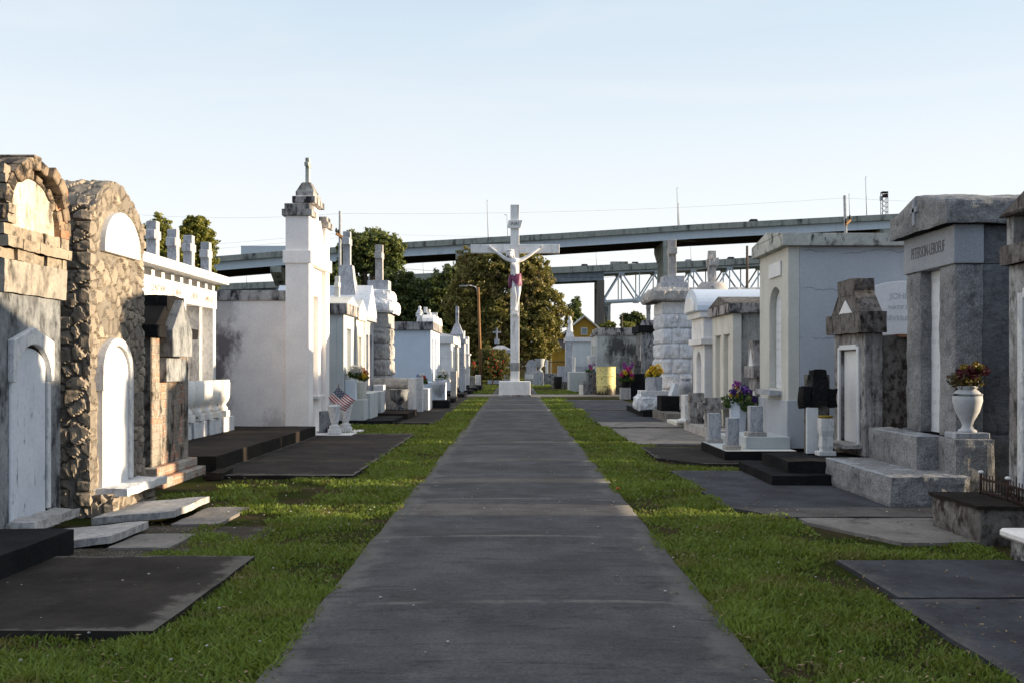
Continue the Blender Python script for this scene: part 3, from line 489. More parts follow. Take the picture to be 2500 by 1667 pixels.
# ================= tombs =================
def plate(mb, W, w0, w1, t0, t1, nic, top=None):
    """front plate (u,w) from w0 to w1 with arched or square openings cut from the bottom nb: list (u0,u1,z0,z1,arched)"""
    nic = sorted(nic); us = 0
    zb = w0
    # build columns between openings as separate prisms, openings closed above and below
    cur = 0.
    for (a, b, z0, z1, ar) in nic:
        if a - cur > 1e-3: mb.box(cur, a, t0, t1, w0, w1)
        if z0 > w0 + 1e-3: mb.box(a, b, t0, t1, w0, z0)
        if ar:
            pts = arch(a, b, z0, z1, 14, z1 - (b - a) / 2 * ar)[1:-1]; mb.prism(pts + [(b, w1), (a, w1)], t0, t1)
        else: mb.box(a, b, t0, t1, z1, w1)
        cur = b
    if W - cur > 1e-3: mb.box(cur, W, t0, t1, w0, w1)
def tomb(label, side, d, y0, W, D, H, wall, cat='tomb', name='tomb', zb=0., base=None, corn=None, roof=None, cap=None, niches=(), tab='tablet', nd=.14, sill=None, t=.18, front=None, bev=.008, group=None, pil=None):
    """corn=(height, overhang, material) roof=('gable',rise,material)|('barrel',rise,mat)|('flat',h,mat)"""
    X0 = side * d; th = T(name, label, cat, (X0, y0, 0), group, tm(side, d, y0))
    if base:
        bh, bo, bm_ = base; m = th.mb(); m.box(-bo, W + bo, -bo, D, 0, bh); th.part('base', m, M[bm_], bev=bev); zb = bh
    m = th.mb(); m.box(0.002, W - .002, t, D, zb, H)
    if front: th.part('wall', m, M[wall], bev=bev); m = th.mb()
    plate(m, W, zb, H, 0, t - .001, niches); th.part('front' if front else 'wall', m, M[front or wall], bev=bev)
    for (a, b, z0, z1, ar) in niches:
        if tab:
            m = th.mb(); m.prism(arch(a + .01, b - .01, z0 + .004, z1 - .012, 14, z1 - .012 - (b - a) / 2 * ar) if ar else [(a + .01, z0 + .004), (a + .01, z1 - .01), (b - .01, z1 - .01), (b - .01, z0 + .004)], nd - .03, t + .003); th.part('tablet', m, M[tab], bev=.004)
    z = H
    if pil:
        for (a, b, pr, z1) in pil:
            m = th.mb(); m.box(a, b, -pr, .003, zb, z1); th.part('pilaster', m, M[wall], bev=bev)
    if corn:
        ch, co, cm = corn; m = th.mb(); m.box(-co, W + co, -co, D + co * .5, H, H + ch); th.part('cornice', m, M[cm], bev=bev); z = H + ch
    if roof:
        k, ri, rm = roof[:3]; o = (corn[1] + .003) if corn else .03; m = th.mb()
        if k == 'gable': m.prism([(-o, z), (W + o, z), (W / 2, z + ri)], -o, D + o * .5)
        elif k == 'barrel': m.prism(arch(-o, W + o, z, z + ri, 16, z + .02), -o, D)
        elif k == 'hip': m.frustum(-o, W + o, -o, D, z, z + ri, (W + 2 * o) * .3)
        elif k == 'flat': m.box(.05, W - .05, .05, D, z, z + ri)
        elif k == 'peaks':
            n = int(roof[3]); wd = (W + 2 * o) / n
            for i in range(n): m.prism(arch(-o + i * wd, -o + (i + 1) * wd - .02, z, z + ri, 8, z + .03), -o, .35)
        th.part('pediment' if k in ('gable', 'barrel', 'peaks') else 'roof', m, M[rm], bev=bev)
    if sill:
        a, b, z0, z1, pr, sm = sill; m = th.mb(); m.rough(a, b, -pr, .002, z0, z1, amp=.008, sc_=6, res=.04); th.part('sill', m, M[sm], bev=0)
    return th
def cross(th, u, v, w, h, arm, tk, dp, mat, name='cross', armz=.68, base=None, parent=None, bev=.01):
    """arms along u; tk width, dp depth in v"""
    m = th.mb(); m.box(u - tk / 2, u + tk / 2, v - dp / 2, v + dp / 2, w, w + h); z = w + h * armz
    m.box(u - arm / 2, u - tk / 2, v - dp / 2, v + dp / 2, z - tk / 2, z + tk / 2); m.box(u + tk / 2, u + arm / 2, v - dp / 2, v + dp / 2, z - tk / 2, z + tk / 2)
    return th.part(name, m, M[mat], bev=bev, parent=parent)
# ---- L1 brick tomb at far left ----
t = T('brick_tomb', 'leftmost ruined brick tomb with arched whitewashed top and grey plaster front', 'tomb', (-4.3, 8.3, 0), None, tm(-1, 4.3, 8.3)); W = 1.2
m = t.mb(); m.box(.0, W - .08, .1, 2.4, 0, 2.12); m.box(0, W - .08, 0, .1, 0, .15); plate(m, W - .08, .15, 2.12, 0, .098, [(.16, .84, .15, 1.70, .6)]); t.part('wall', m, M['grey'])
m = t.mb(); m.prism(arch(.163, .80, .16, 1.66, 14, 1.48), -.012, .103); t.part('tablet', m, M['mossm'], bev=.01)
m = t.mb(); cc_ = .5
m.prism([(cc_ - .37, 1.36), (cc_ - .37, 1.72), (cc_, 1.84), (cc_ + .37, 1.72), (cc_ + .37, 1.36), (cc_ + .32, 1.36)] + [(cc_ + .32 * math.cos(a), 1.40 + .29 * math.sin(a)) for a in [math.pi * k / 12 for k in range(0, 13)]] + [(cc_ - .32, 1.36)], -.06, -.002)
m.box(.81, .87, -.03, -.002, .2, 1.358); t.part('door_frame', m, M['marble'])
m = t.mb(); m.rough(.1, .98, -.24, -.002, .10, .18, amp=.02, sc_=5, res=.03); t.part('sill', m, M['wmarble'], bev=0)
m = t.mb(); m.rough(.0, W - .04, -.04, .4, 2.12, 2.40, amp=.012, sc_=3, res=.05); t.part('cornice', m, M['sooty'], bev=0)
m = t.mb()
def brickrow(m, u0, u1, v0, v1, z, h=.07, L=.2, jit=.012, ends=True):
    u = u0 + (-random.random() * L * .5)
    while u < u1:
        a = max(u, u0); b = min(u + L - .008, u1)
        if b - a > .03: j = random.uniform(-jit, jit); m.rough(a, b, v0 + j, v1, z + random.uniform(-.003, .003), z + h, amp=.008, sc_=12, res=.05, seed=random.random() * 9)
        u += L * random.uniform(.75, 1.2)
for k in range(3):
    z = 2.40 + k * .10; o = (.01, .05, .02)[k]; brickrow(m, -.02, W - .04 + o, -.02 - o, .4, z, h=.092, L=.30, jit=.02)
t.part('brick_band', m, M['bricks'], bev=0)
for sgn in (0, 1):
    m = t.mb()
    for k in range(6):
        z = 2.70 + k * .082
        if sgn: m.rough(W - .17, W + random.uniform(-.06, .05), -.03 + random.uniform(-.02, .03), .35, z, z + .075, amp=.01, sc_=9, res=.05, seed=k)
        else: m.rough(.0, .12 + random.uniform(-.03, .03), -.06 + random.uniform(-.03, .02), .35, z, z + .075, amp=.01, sc_=9, res=.05, seed=k + 3)
    t.part('brick_pier', m, M['redbrick'] if sgn else M['bricks'], bev=0)
m = t.mb(); m.prism([(.1, 2.69)] + arch(.1, W - .12, 2.69, 3.16, 14, 2.72)[1:-1] + [(W - .12, 2.69)], .02, .3); t.part('tympanum', m, M['tymp'])
m = t.mb(); n = 13
for ring, (ri, ro, v0) in enumerate([(0, .085, -.01), (.09, .19, -.07)]):
    for i in range(n):
        a0 = math.pi * i / n + .015; a1 = math.pi * (i + 1) / n - .015; rx, rz = (W - .30) / 2, .44; c = .5 * W - .01
        j = random.uniform(-.03, .03)
        P4 = [(c - (rx + ri) * math.cos(a0), 2.72 + (rz + ri) * math.sin(a0)), (c - (rx + ro + j) * math.cos(a0), 2.72 + (rz + ro + j) * math.sin(a0)), (c - (rx + ro + j) * math.cos(a1), 2.72 + (rz + ro + j) * math.sin(a1)), (c - (rx + ri) * math.cos(a1), 2.72 + (rz + ri) * math.sin(a1))]
        m.prism(P4, v0 + random.uniform(-.03, .03), .4)
t.part('brick_arch', m, M['bricka'], bev=.01)
m = t.mb(); m.rough(0, W - .02, .12, 2.4, 2.70, 3.36, amp=.02, res=.08, warp=lambda p: [p[0], p[1], 2.7 + (p[2] - 2.7) * max(.02, math.sin(math.pi * min(1, max(0, p[0] / (W - .02))))) ** .6]); t.part('vault_roof', m, M['dark'], bev=0)
# ---- L2 field stone tomb ----
t = T('stone_tomb', 'tall tomb of rough field stones with bright white arched door and lunette', 'tomb', (-4.2, 9.82, 0), None, tm(-1, 4.2, 9.82)); W = 1.42
def topl(p):
    u, v, w_ = p
    if w_ > 2.2:
        tt = min(1, max(0, u / W)); top = 3.08 + .34 * max(0, math.sin(math.pi * min(1, max(0, (tt - .08) / .84)))) ** .7; w_ = 2.2 + (w_ - 2.2) * (top - 2.2) / 1.2
    return [u, v, w_]
m = t.mb()
def md(p):
    u, v, w_ = p
    if v < .05 and (.15 < u < .95 and .2 < w_ < 1.78): return -.2
    if v < .05 and not (.22 < u < 1.2 and 2.64 < w_ < 3.12): return .9
    if v < .05 and (.22 < u < 1.2 and 2.64 < w_ < 3.12): return .1
    return 1.
m.mod = md; m.rough(0, W, 0, 1.9, 0, 3.4, amp=.012, sc_=5, res=.021, stone=.042, warp=topl); t.part('stone_wall', m, M['field'], bev=0)
m = t.mb(); m.prism(arch(.2, .86, .26, 1.70, 14, 1.40), -.055, .05); t.part('tablet', m, M['tablet'])
m = t.mb(); oa = arch(.15, .93, 1.25, 1.79, 14, 1.44)[1:-1]; ia = arch(.205, .865, 1.25, 1.71, 14, 1.41)[1:-1]; m.prism([(.15, 1.25)] + oa + [(.93, .3), (.865, .3)] + ia[::-1] + [(.205, 1.25)], -.085, .02); t.part('door_frame', m, M['marble'])
m = t.mb(); m.prism(arch(.25, 1.18, 2.66, 3.11, 16, 2.72), -.062, .05); t.part('lunette', m, M['tablet'])
m = t.mb(); m.rough(.1, 1.25, -.33, .03, .20, .28, amp=.018, sc_=4, res=.03); t.part('sill', m, M['marble'], bev=0)
m = t.mb(); m.rough(.05, 1.2, -.2, .0, 0, .2, stone=.06, amp=.01, res=.03); t.part('stone_base', m, M['field'], bev=0)
# ---- aedicule tombs (steep gable with a chimney-like block) ----
def aedicule(label, side, d, y0, W, zs, wallm, capm, tri='tablet', door=None, body=None, k=1., base=None, name='gabled_tomb', tabm='tablet', sidem=None):
    """zs = (base, band bottom, band top, block bottom, block top)"""
    zb, z1, z2, z3, z4 = zs; D = .24 * k; o = .09 * k; t = T(name, label, 'tomb', (side * d, y0, 0), None, tm(side, d, y0)); c = W / 2
    m = t.mb(); m.box(0, W, .1 * k, D, zb, z1)
    nic = [door] if door else []; plate(m, W, zb, z1, 0, .1 * k - .001, nic); t.part('wall', m, M[wallm], bev=.01)
    if sidem: m = t.mb(); m.box(-.008, -.001, .02, D + .02, zb, z1); t.part('side_wall', m, M[sidem], bev=0)
    m = t.mb(); m.rough(-o, W + o, -o, D + .02, z1, z2, amp=.012, sc_=5, res=.05); t.part('band', m, M[capm], bev=0)
    bw = W * .24; m = t.mb(); m.prism([(.0, z2), (W, z2), (c + bw, z3 + .06), (c - bw, z3 + .06)], -o * .5, D); t.part('gable_roof', m, M[capm], bev=.012)
    m = t.mb(); m.rough(c - bw, c + bw, -o * .6, D + .01, z3, z4, amp=.012, sc_=5, res=.05); t.part('block', m, M[capm], bev=0)
    if tri: m = t.mb(); m.prism([(W * .2, z1 + (z2 - z1) * .75), (W * .8, z1 + (z2 - z1) * .75), (c, z3 - .06)], -o * .5 - .01, -o * .45); t.part('panel', m, M[tri], bev=.003)
    if door: a, b, e, f, ar = door; m = t.mb(); m.prism(arch(a + .01, b - .01, e, f - .01, 10, f - .1) if ar else [(a + .01, e), (a + .01, f - .01), (b - .01, f - .01), (b - .01, e)], .04 * k, .1 * k + .003); t.part('tablet', m, M[tabm], bev=.004)
    if body: m = t.mb(); m.rough(body[0], body[1], D + .002, body[2], 0, body[3], amp=.015, sc_=4, res=.08); t.part('vault', m, M[body[4]], bev=0)
    return t
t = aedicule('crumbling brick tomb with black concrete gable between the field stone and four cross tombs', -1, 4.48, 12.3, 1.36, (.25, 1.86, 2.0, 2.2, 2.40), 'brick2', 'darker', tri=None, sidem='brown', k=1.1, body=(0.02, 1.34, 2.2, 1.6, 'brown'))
m = t.mb(); m.box(-.08, 1.44, -.1, .6, .13, .25); m.box(-.16, 1.5, -.2, .6, 0, .129); t.part('brick_step', m, M['brick'], bev=.015)
m = t.mb(); m.prism([(.25, 1.62), (1.0, 1.62), (1.0, 1.95), (.63, 2.35), (.25, 1.95)], -.17, -.001); m.box(.25, 1.0, -.09, -.001, 1.3, 1.6); t.part('plaster_panel', m, M['grey'])
m = MB(); m.rough(-4.05, -3.85, 13.0, 13.6, 0, .1, amp=.02, res=.05); m = solo('stone_block', 'small dark stone block at corner of the black platform', 'block', m, M['dark'], bev=0)
# ---- L4 marble tomb with four crosses ----
L4Y = 15.55; t = T('marble_tomb', 'long white marble tomb with four small crosses along its top slab', 'tomb', (-6, L4Y, 0), None, tm(-1, 6.0, L4Y)); W = 19.97 - L4Y
bw = .93; u0_ = W - 4 * bw - .02; m = t.mb(); m.box(0, W, .3, 2.6, .25, 3.12); t.part('wall', m, M['marble'])
m = t.mb(); m.box(0, W, -.02, .299, 2.63, 2.98); fz = t.part('frieze', m, M['marble'])
for i, nm in enumerate(('C.E. MATTHEWS', 'J.L. BREEN', 'G. BERTIN', 'JAMES LACY')):
    me = text_mesh(nm, .15, (-5.979, L4Y + u0_ + bw * (i + .5), 2.79), (0, 1, 0), sx=.62, ext=.002); t.part('lettering', me, M['letterb'], parent=fz, bev=0)
for i in range(5):
    u = max(0, min(W - .17, u0_ + bw * i - .085)); m = t.mb(); m.box(u, u + .17, .0, .25, .25, 2.629); t.part('pillar', m, M['gmarble' if i % 2 else 'marble'])
for i in range(10):
    u = min(W - .14, i * (W - .14) / 9); m = t.mb(); m.box(u, u + .14, .02, .299, 2.981, 3.12); t.part('bracket', m, M['marble'])
m = t.mb(); m.box(-.1, W + .13, -.23, 2.9, 3.121, 3.28); t.part('top_slab', m, M['marble'])
for px in (372, 422, 460, 502): y = YX(px, -5.98); cross(t, y - L4Y, -.03, 3.28, .60, .30, .15, .17, 'gmarble', armz=.62)
m = MB(tm(-1, 5.5, 14.5)); LW = 5.1
t2 = T('marble_ledge', 'low white marble ledge carrying four urns before the four cross tomb', 'ledge', (-5.5, 14.5, .25), None, tm(-1, 5.5, 14.5))
for i in range(6):
    m = t2.mb(); m.box(i * .86, i * .86 + .72, 0, .45, .25, .53); t2.part('block', m, M['marble'])
m = t2.mb(); m.box(-.01, LW - .1, .06, .449, .25, .52); t2.part('backing', m, M['grey'])
def urn(label, x, y, z, h, r, mat, prof='vase', group=None, square=0, name='urn', rz=None, n=20):
    P = {'vase': [(.62, 0), (.62, .04), (.42, .08), (.34, .14), (.45, .24), (.8, .45), (1., .68), (.96, .82), (.72, .90), (.55, .93), (.68, .96), (.68, 1.), (.52, 1.), (.45, .94)],
         'oct': [(.75, 0), (.75, .13), (.5, .14), (.42, .2), (.5, .24), (.55, .26), (.95, .82), (1., .9), (.8, .97), (.85, 1.), (.6, 1.), (.55, .95)],
         'tulip': [(.7, 0), (.7, .08), (.52, .14), (.44, .2), (.62, .26), (.86, .36), (.97, .5), (1., .92), (.93, .93), (.93, 1.), (.75, 1.)],
         'bowl': [(.55, 0), (.5, .1), (.22, .16), (.2, .24), (.35, .32), (.8, .5), (.85, .8), (1., .96), (1., 1.), (.8, 1.), (.75, .9)],
         'cone': [(.75, 0), (.8, .03), (1., .97), (1., 1.), (.8, 1.)]}[prof]
    t = T(name, label, name, (x, y, z), group); m = MB(); m.lathe([(r * a, h * b) for a, b in P], (x, y, z), n, smooth=n > 8); t.part('body', m, M[mat], bev=0)
    if square: m = MB(); m.box(x - r * .8, x + r * .8, y - r * .8, y + r * .8, z - square, z); t.part('foot', m, M[mat])
    return t
for i, lab in enumerate(('nearest sunlit urn of the five on the marble ledge, mostly hidden by the brick tomb', 'white urn marked ELLA on the marble ledge', 'third of five white urns on the marble ledge from the left', 'fourth of five white urns on the marble ledge from the left', 'farthest white urn at the right end of the marble ledge')):
    y = (16.9, 17.42, 17.9, 18.42, 18.98)[i]; u_ = urn(lab, -5.58, y, .66, .58, .145, 'urnw', 'tulip', 'white urns on the marble ledge', square=.12, n=16)
    if i in (1, 2): me = text_mesh(('ELLA', 'M')[i - 1], .075, (-5.58, y - .12, .60), (1, 0, 0)); u_.part('lettering', me, M['stain'], bev=0)
# ---- L5 white tower tomb ----
t = T('tower_tomb', 'tallest white tomb with pilastered tower front, stepped dark caps and small cross', 'tomb', (-4.34, 21, 0), None, tm(-1, 4.34, 21.0)); W = 2.3
m = t.mb(); m.box(.1, W - .05, .501, 4.6, .0, 2.88); t.part('wall', m, M['towerwall'])
m = t.mb(); m.box(.06, W, .503, 4.7, 2.88, 3.09); t.part('cornice', m, M['capdark'])
m = t.mb(); m.box(0, .42, 0, .5, .0, 4.66); t.part('pilaster', m, M['tower'])
m = t.mb(); m.box(W - .42, W, 0, .5, .0, 4.66); t.part('pilaster', m, M['tower'])
m2 = MB(tm(-1, 4.34, 21.422)); plate(m2, W - .844, 0, 3.65, .1, .5, [(.38, 1.08, .85, 3.05, 0)]); m2.box(.38, 1.08, .3, .499, .85, 3.05)
m2.prism([(-.0, 3.65), (1.456, 3.65), (1.456, 4.35), (1.2, 4.75), (1.2, 5.2), (.26, 5.2), (.26, 4.75), (0, 4.35)], .12, .5); t.part('front_panel', m2, M['tower'])
m2 = MB(tm(-1, 4.34, 21.422)); m2.box(.42, 1.04, .22, .301, .87, 2.9); t.part('tablet', m2, M['tablet'])
m2 = MB(tm(-1, 4.34, 21.422)); m2.box(.3, 1.16, -.05, .12, .78, .85); t.part('sill', m2, M['marble'])
for a in (0, W - .42):
    m = t.mb(); m.box(a - .04, a + .46, -.05, .55, 3.66, 3.93); t.part('moulding', m, M['tower'])
    m = t.mb(); m.box(a - .05, a + .47, -.07, .57, 4.66, 4.80); m.box(a - .02, a + .44, -.02, .52, 4.80, 4.92); t.part('pilaster_cap', m, M['capdark'])
m = t.mb(); m.box(.46, W - .46, -.045, .099, 3.662, 3.925); t.part('moulding', m, M['tower'])
m = t.mb(); m.prism([(.5, 3.93), (W - .5, 3.93), (W / 2, 4.72)], -.02, .115); t.part('pediment', m, M['tower'])
m = t.mb(); m.box(.62, W - .62, .0, .5, 5.04, 5.18); m.box(.74, W - .74, .06, .45, 5.18, 5.31); t.part('stepped_cap', m, M['capdark'])
m = t.mb(); m.frustum(.92, W - .92, .06, .5, 5.32, 5.56, .12); t.part('cross_base', m, M['stain'], bev=.02)
cross(t, W / 2, .27, 5.54, .58, .32, .09, .09, 'lichen', armz=.72)
m = t.mb(); m.box(-.04, W + .04, -.06, .6, 0, .07); t.part('footing', m, M['tower'])
m = t.mb(); m.box(.55, .95, -.45, -.1, .06, .52); m = solo('stone_pedestal', 'small grey stone pedestal at the foot of the tall white tower tomb', 'pedestal', m, M['grey'], (-4.1, 21.6, .06))
slab('thin white slab under the two marble vases', -4.3, -3.42, 20.8, 22.6, .06, 'marble', amp=.004)
va = urn('left marble vase with flag beside the white tower tomb', -3.83, 21.15, .17, .53, .155, 'marble', 'oct', 'marble vases on the thin white slab', square=.10, n=8)
vb = urn('right marble vase half hidden behind the flag vase', -3.70, 21.75, .17, .53, .155, 'marble', 'oct', 'marble vases on the thin white slab', square=.10, n=8)
# small flag
t = T('small_flag', 'little striped flag with starred blue canton in marble vase', 'flag', (-3.83, 21.15, .6))
m = MB(); m.tube((-3.88, 21.15, .55), (-3.72, 21.05, 1.12), .008); t.part('stick', m, M['woodo'], bev=0)
def flagmat():
    m_, nt, b = base('flag_cloth'); L = nt.links; uv = N(nt, 'ShaderNodeAttribute', attribute_name='fuv').outputs['Vector']; s = N(nt, 'ShaderNodeSeparateXYZ'); L.new(uv, s.inputs[0])
    st_ = mul(nt, mul(nt, s.outputs[1], 6.5), 1, 'PINGPONG'); a = N(nt, 'ShaderNodeMath', operation='MODULO'); L.new(mul(nt, s.outputs[1], 13.), a.inputs[0]); a.inputs[1].default_value = 2
    r = mul(nt, a.outputs[0], 1., 'LESS_THAN'); col = mix(nt, r, (.85, .83, .80), (.38, .012, .02))
    cn = mul(nt, mul(nt, s.outputs[0], .42, 'LESS_THAN'), mul(nt, s.outputs[1], .46, 'GREATER_THAN'))
    sv = mul(nt, mul(nt, mul(nt, s.outputs[0], 60.), 0., 'SINE'), mul(nt, mul(nt, s.outputs[1], 46.), 0., 'SINE')); k = mul(nt, sv, .35, 'GREATER_THAN')
    blue = mix(nt, k, (.02, .025, .09), (.65, .65, .68)); L.new(mix(nt, cn, col, blue), b.inputs['Base Color']); return m_
vs_ = []; fs = []; uvs = []; nx, ny = 16, 12; A = Vector((-3.735, 21.06, 1.07)); U = Vector((.34, .10, -.29)); Vv = Vector((-.22, .0, -.25))
for j in range(ny + 1):
    for i in range(nx + 1):
        a, b_ = i / nx, j / ny; p = A + U * a + Vv * b_ * .95 + Vector((0, -1, 0)) * (.03 * math.sin(a * 9 + b_ * 2) * a) + Vector((0, 0, -1)) * .03 * math.sin(a * 3.); vs_.append(tuple(p)); uvs.append((a, 1 - b_, 0))
for j in range(ny):
    for i in range(nx): q = j * (nx + 1) + i; fs.append((q, q + 1, q + nx + 2, q + nx + 1))
me = bpy.data.meshes.new('cloth'); me.from_pydata(vs_, [], fs); at = me.attributes.new('fuv', 'FLOAT_VECTOR', 'POINT'); at.data.foreach_set('vector', np.array(uvs, dtype=np.float32).ravel())
me.polygons.foreach_set('use_smooth', [True] * len(fs)); t.part('cloth', me, flagmat(), bev=0)
# ---- L6..L13 ----
t = tomb('grey green tomb with small pediment right of the white tower tomb', -1, 4.27, 24.85, 1.6, 3, 2.78, 'pale', corn=(.27, .1, 'capdark'), roof=('gable', .22, 'cream'), niches=[(.45, 1.15, .75, 2.45, 0)])
m = t.mb(); m.box(.05, 1.5, -.5, -.001, .14, .66); t.part('ledge', m, M['pale'])
cross(t, 1.35, .4, 3.1, .75, .3, .12, .12, 'cream', armz=.7)
tomb('narrow cream tomb with small gable behind the grey green tomb', -1, 4.3, 27.0, 1.3, 2.6, 2.75, 'cream', corn=(.25, .08, 'cream'), roof=('gable', .32, 'cream'), niches=[(.35, .95, .5, 2.3, 0)])
t = tomb('dark blue marble tomb with steep gable and tall marble cross', -1, 4.3, 28.45, 1.85, 2.6, 2.8, 'gmarble', corn=(.12, .1, 'gmarble'), roof=('gable', .95, 'mossm'), niches=[(.35, .8, .4, 2.4, 0), (1.05, 1.5, .4, 2.4, 0)], tab='gmarble', nd=.12)
m = t.mb(); m.frustum(.55, 1.3, .3, 1.0, 3.35, 4.05, .12); m.frustum(.7, 1.15, .42, .88, 4.05, 4.45, .05); t.part('cross_base', m, M['gmarble']); cross(t, .925, .65, 4.45, 1.0, .5, .2, .22, 'gmarble', armz=.7)
t = T('rough_marble_tomb', 'tan rough hewn marble tomb with tall stone cross left of path', 'tomb', (-4.0, 31, 0), None, tm(-1, 4.0, 31.0)); W = 1.6
for k in range(5):
    z = .2 + k * .5; o = .3 if k % 2 else 0
    m = t.mb(); m.rough(0, .48, .0, .55, z + .004, z + .496, amp=.02, bulge=.09, res=.05, seed=k); t.part('pilaster_block', m, M['wmarble'], bev=0)
    m = t.mb(); m.rough(W - .48, W, .0, .55, z + .004, z + .496, amp=.02, bulge=.09, res=.05, seed=k + 9); t.part('pilaster_block', m, M['wmarble'], bev=0)
m = t.mb(); m.box(.0, W, .56, 1.6, 0, 2.7); m.box(.48, W - .48, .3, .56, 0, 2.7); t.part('wall', m, M['wmarble'])
m = t.mb(); m.rough(-.03, W + .03, -.05, 1.7, 2.7, 3.14, amp=.01, res=.1); t.part('lintel', m, M['wmarble'], bev=0)
m = t.mb(); m.rough(-.15, W + .15, -.2, 1.75, 3.14, 3.52, amp=.03, bulge=.06, res=.07); m.rough(.1, W - .1, -.1, 1.6, 3.52, 3.85, amp=.03, bulge=.05, res=.07); t.part('cap', m, M['rmarble'], bev=0)
m = t.mb(); m.rough(.45, 1.15, .0, .65, 3.85, 4.2, amp=.01, res=.08); t.part('cross_base', m, M['gmarble'], bev=0); cross(t, .8, .33, 4.2, 1.15, .55, .2, .24, 'wmarble', armz=.7)
m = t.mb(); m.box(-.1, W + .1, -.15, 1.7, 0, .2); t.part('base', m, M['dark'])
t = T('low_marble_wall', 'low grey marble coping wall before the tan rough marble tomb', 'wall', (-3.1, 30, 0))
m = MB(); m.rough(-4.5, -3.22, 30.05, 30.3, 0, .85, amp=.01, res=.1); t.part('wall', m, M['wmarble'], bev=0)
m = MB(); m.rough(-4.55, -3.15, 30.0, 30.38, .85, 1.12, amp=.02, bulge=.03, res=.07); t.part('coping', m, M['wmarble'], bev=0)
m = MB(); m.box(-3.219, -3.02, 29.95, 30.5, 0, 1.13); t.part('end_pillar', m, M['marble'])
m = MB(); m.box(-3.2, -2.98, 32.0, 32.4, 0, 1.13); t.part('end_pillar', m, M['marble'])
t = tomb('large blue white tomb with flat roof and row of small rounded gables', -1, 3.4, 40.3, 4.6, 3.2, 2.95, 'bluew', corn=(.32, .12, 'capdark'), roof=('peaks', .32, 'white', 3), niches=[(.35, 1.2, .4, 2.6, 0), (1.85, 2.7, .4, 2.6, 0), (3.35, 4.2, .4, 2.6, 0)], t=.2)
t = tomb('marble and cream tomb with hewn marble roof slab beyond the blue white tomb', -1, 3.35, 52.3, 3.2, 2.6, 2.7, 'white', corn=(.35, .15, 'white'), roof=('hip', .3, 'gmarble'), niches=[(.5, 1.3, .4, 2.3, 0), (1.9, 2.7, .4, 2.3, 0)], base=(.2, .1, 'dark'))
t = tomb('narrow cream tomb with sunlit pilasters beyond the hewn roof slab tomb', -1, 3.3, 56.5, 2.2, 2.5, 2.6, 'cream', corn=(.25, .1, 'cream'), roof=('gable', .35, 'cream'), niches=[(.6, 1.6, .4, 2.2, 0)])
t = tomb('grey veined marble tomb topped by a pointed cross monument far left of path', -1, 3.1, 61, 2.2, 2.4, 2.9, 'gmarble', corn=(.25, .1, 'gmarble'), roof=('flat', .3, 'gmarble'), niches=[(.6, 1.6, .4, 2.3, 0)])
m = t.mb(); m.frustum(.6, 1.6, .1, .9, 3.45, 4.1, .25); t.part('cross_base', m, M['gmarble']); cross(t, 1.1, .5, 4.1, 1.1, .5, .2, .2, 'gmarble')
t = tomb('slim white stepped monument next to the red flowering bush', -1, 3.0, 65, 1.4, 1.2, 2.2, 'white', corn=(.1, .08, 'white'), roof=('flat', 1.1, 'white'), niches=[])
m = t.mb(); m.box(.45, .95, .3, .8, 3.4, 3.8); t.part('finial', m, M['white'])
t = tomb('blue grey marble tomb with centred cross behind the red flowering bush', -1, .3, 84, 2.4, 2.0, 2.6, 'gmarble', corn=(.25, .12, 'gmarble'), roof=('hip', .4, 'gmarble'), niches=[])
m = MB(); m.box(-1.75, -1.35, 85.0, 85.4, 3.4, 3.8); t.part('cross_base', m, M['gmarble'])
m = MB(); m.box(-1.62, -1.48, 85.1, 85.3, 3.8, 4.75); m.box(-1.9, -1.2, 85.12, 85.28, 4.3, 4.45); t.part('cross', m, M['gmarble'])
# ================= crucifix =================
KY = 47.7; kx = lambda x: (x - 1260) / 50.9; kz = lambda y: H0 + (893 - y) / 50.9
t = T('crucifix', 'tall white crucifix with painted figure and purple loincloth standing on the path crossing', 'crucifix', (0, 48, 0))
m = MB(); m.box(-.76, .74, KY - .15, KY + .9, 0.10, .77); t.part('pedestal', m, M['white'], bev=.015)
m = MB(); m.box(-.82, .80, KY - .25, KY + 1., -.01, .13); t.part('pedestal_base', m, M['stain2'], bev=.02)
m = MB(); m.box(-.21, .21, KY + .05, KY + .42, .77, kz(500)); t.part('post', m, M['white'], bev=.012)
m = MB(); m.box(kx(1152), -.212, KY + .06, KY + .40, kz(618), kz(597)); m.box(.212, kx(1369), KY + .06, KY + .40, kz(618), kz(597)); t.part('crossbar', m, M['white'], bev=.012)
m = MB(); m.box(-.205, .205, KY + .035, KY + .049, kz(905), kz(885)); t.part('dark_plaque', m, M['stain'], bev=0)
m = MB(); m.prism([(-.37, kz(558)), (.27, kz(558)), (.38, kz(539)), (-.30, kz(539))], KY - .06, KY + .045); sg = t.part('sign', m, M['white'])
me = text_mesh('INRI', .25, (-.02, KY - .062, kz(548)), (1, 0, 0), ext=.004, shear=.15, sx=.84); t.part('lettering', me, M['black'], parent=sg, bev=0)
m = MB(); m.box(-.13, .14, KY - .12, KY + .049, kz(770), kz(765)); t.part('footrest', m, M['white'])
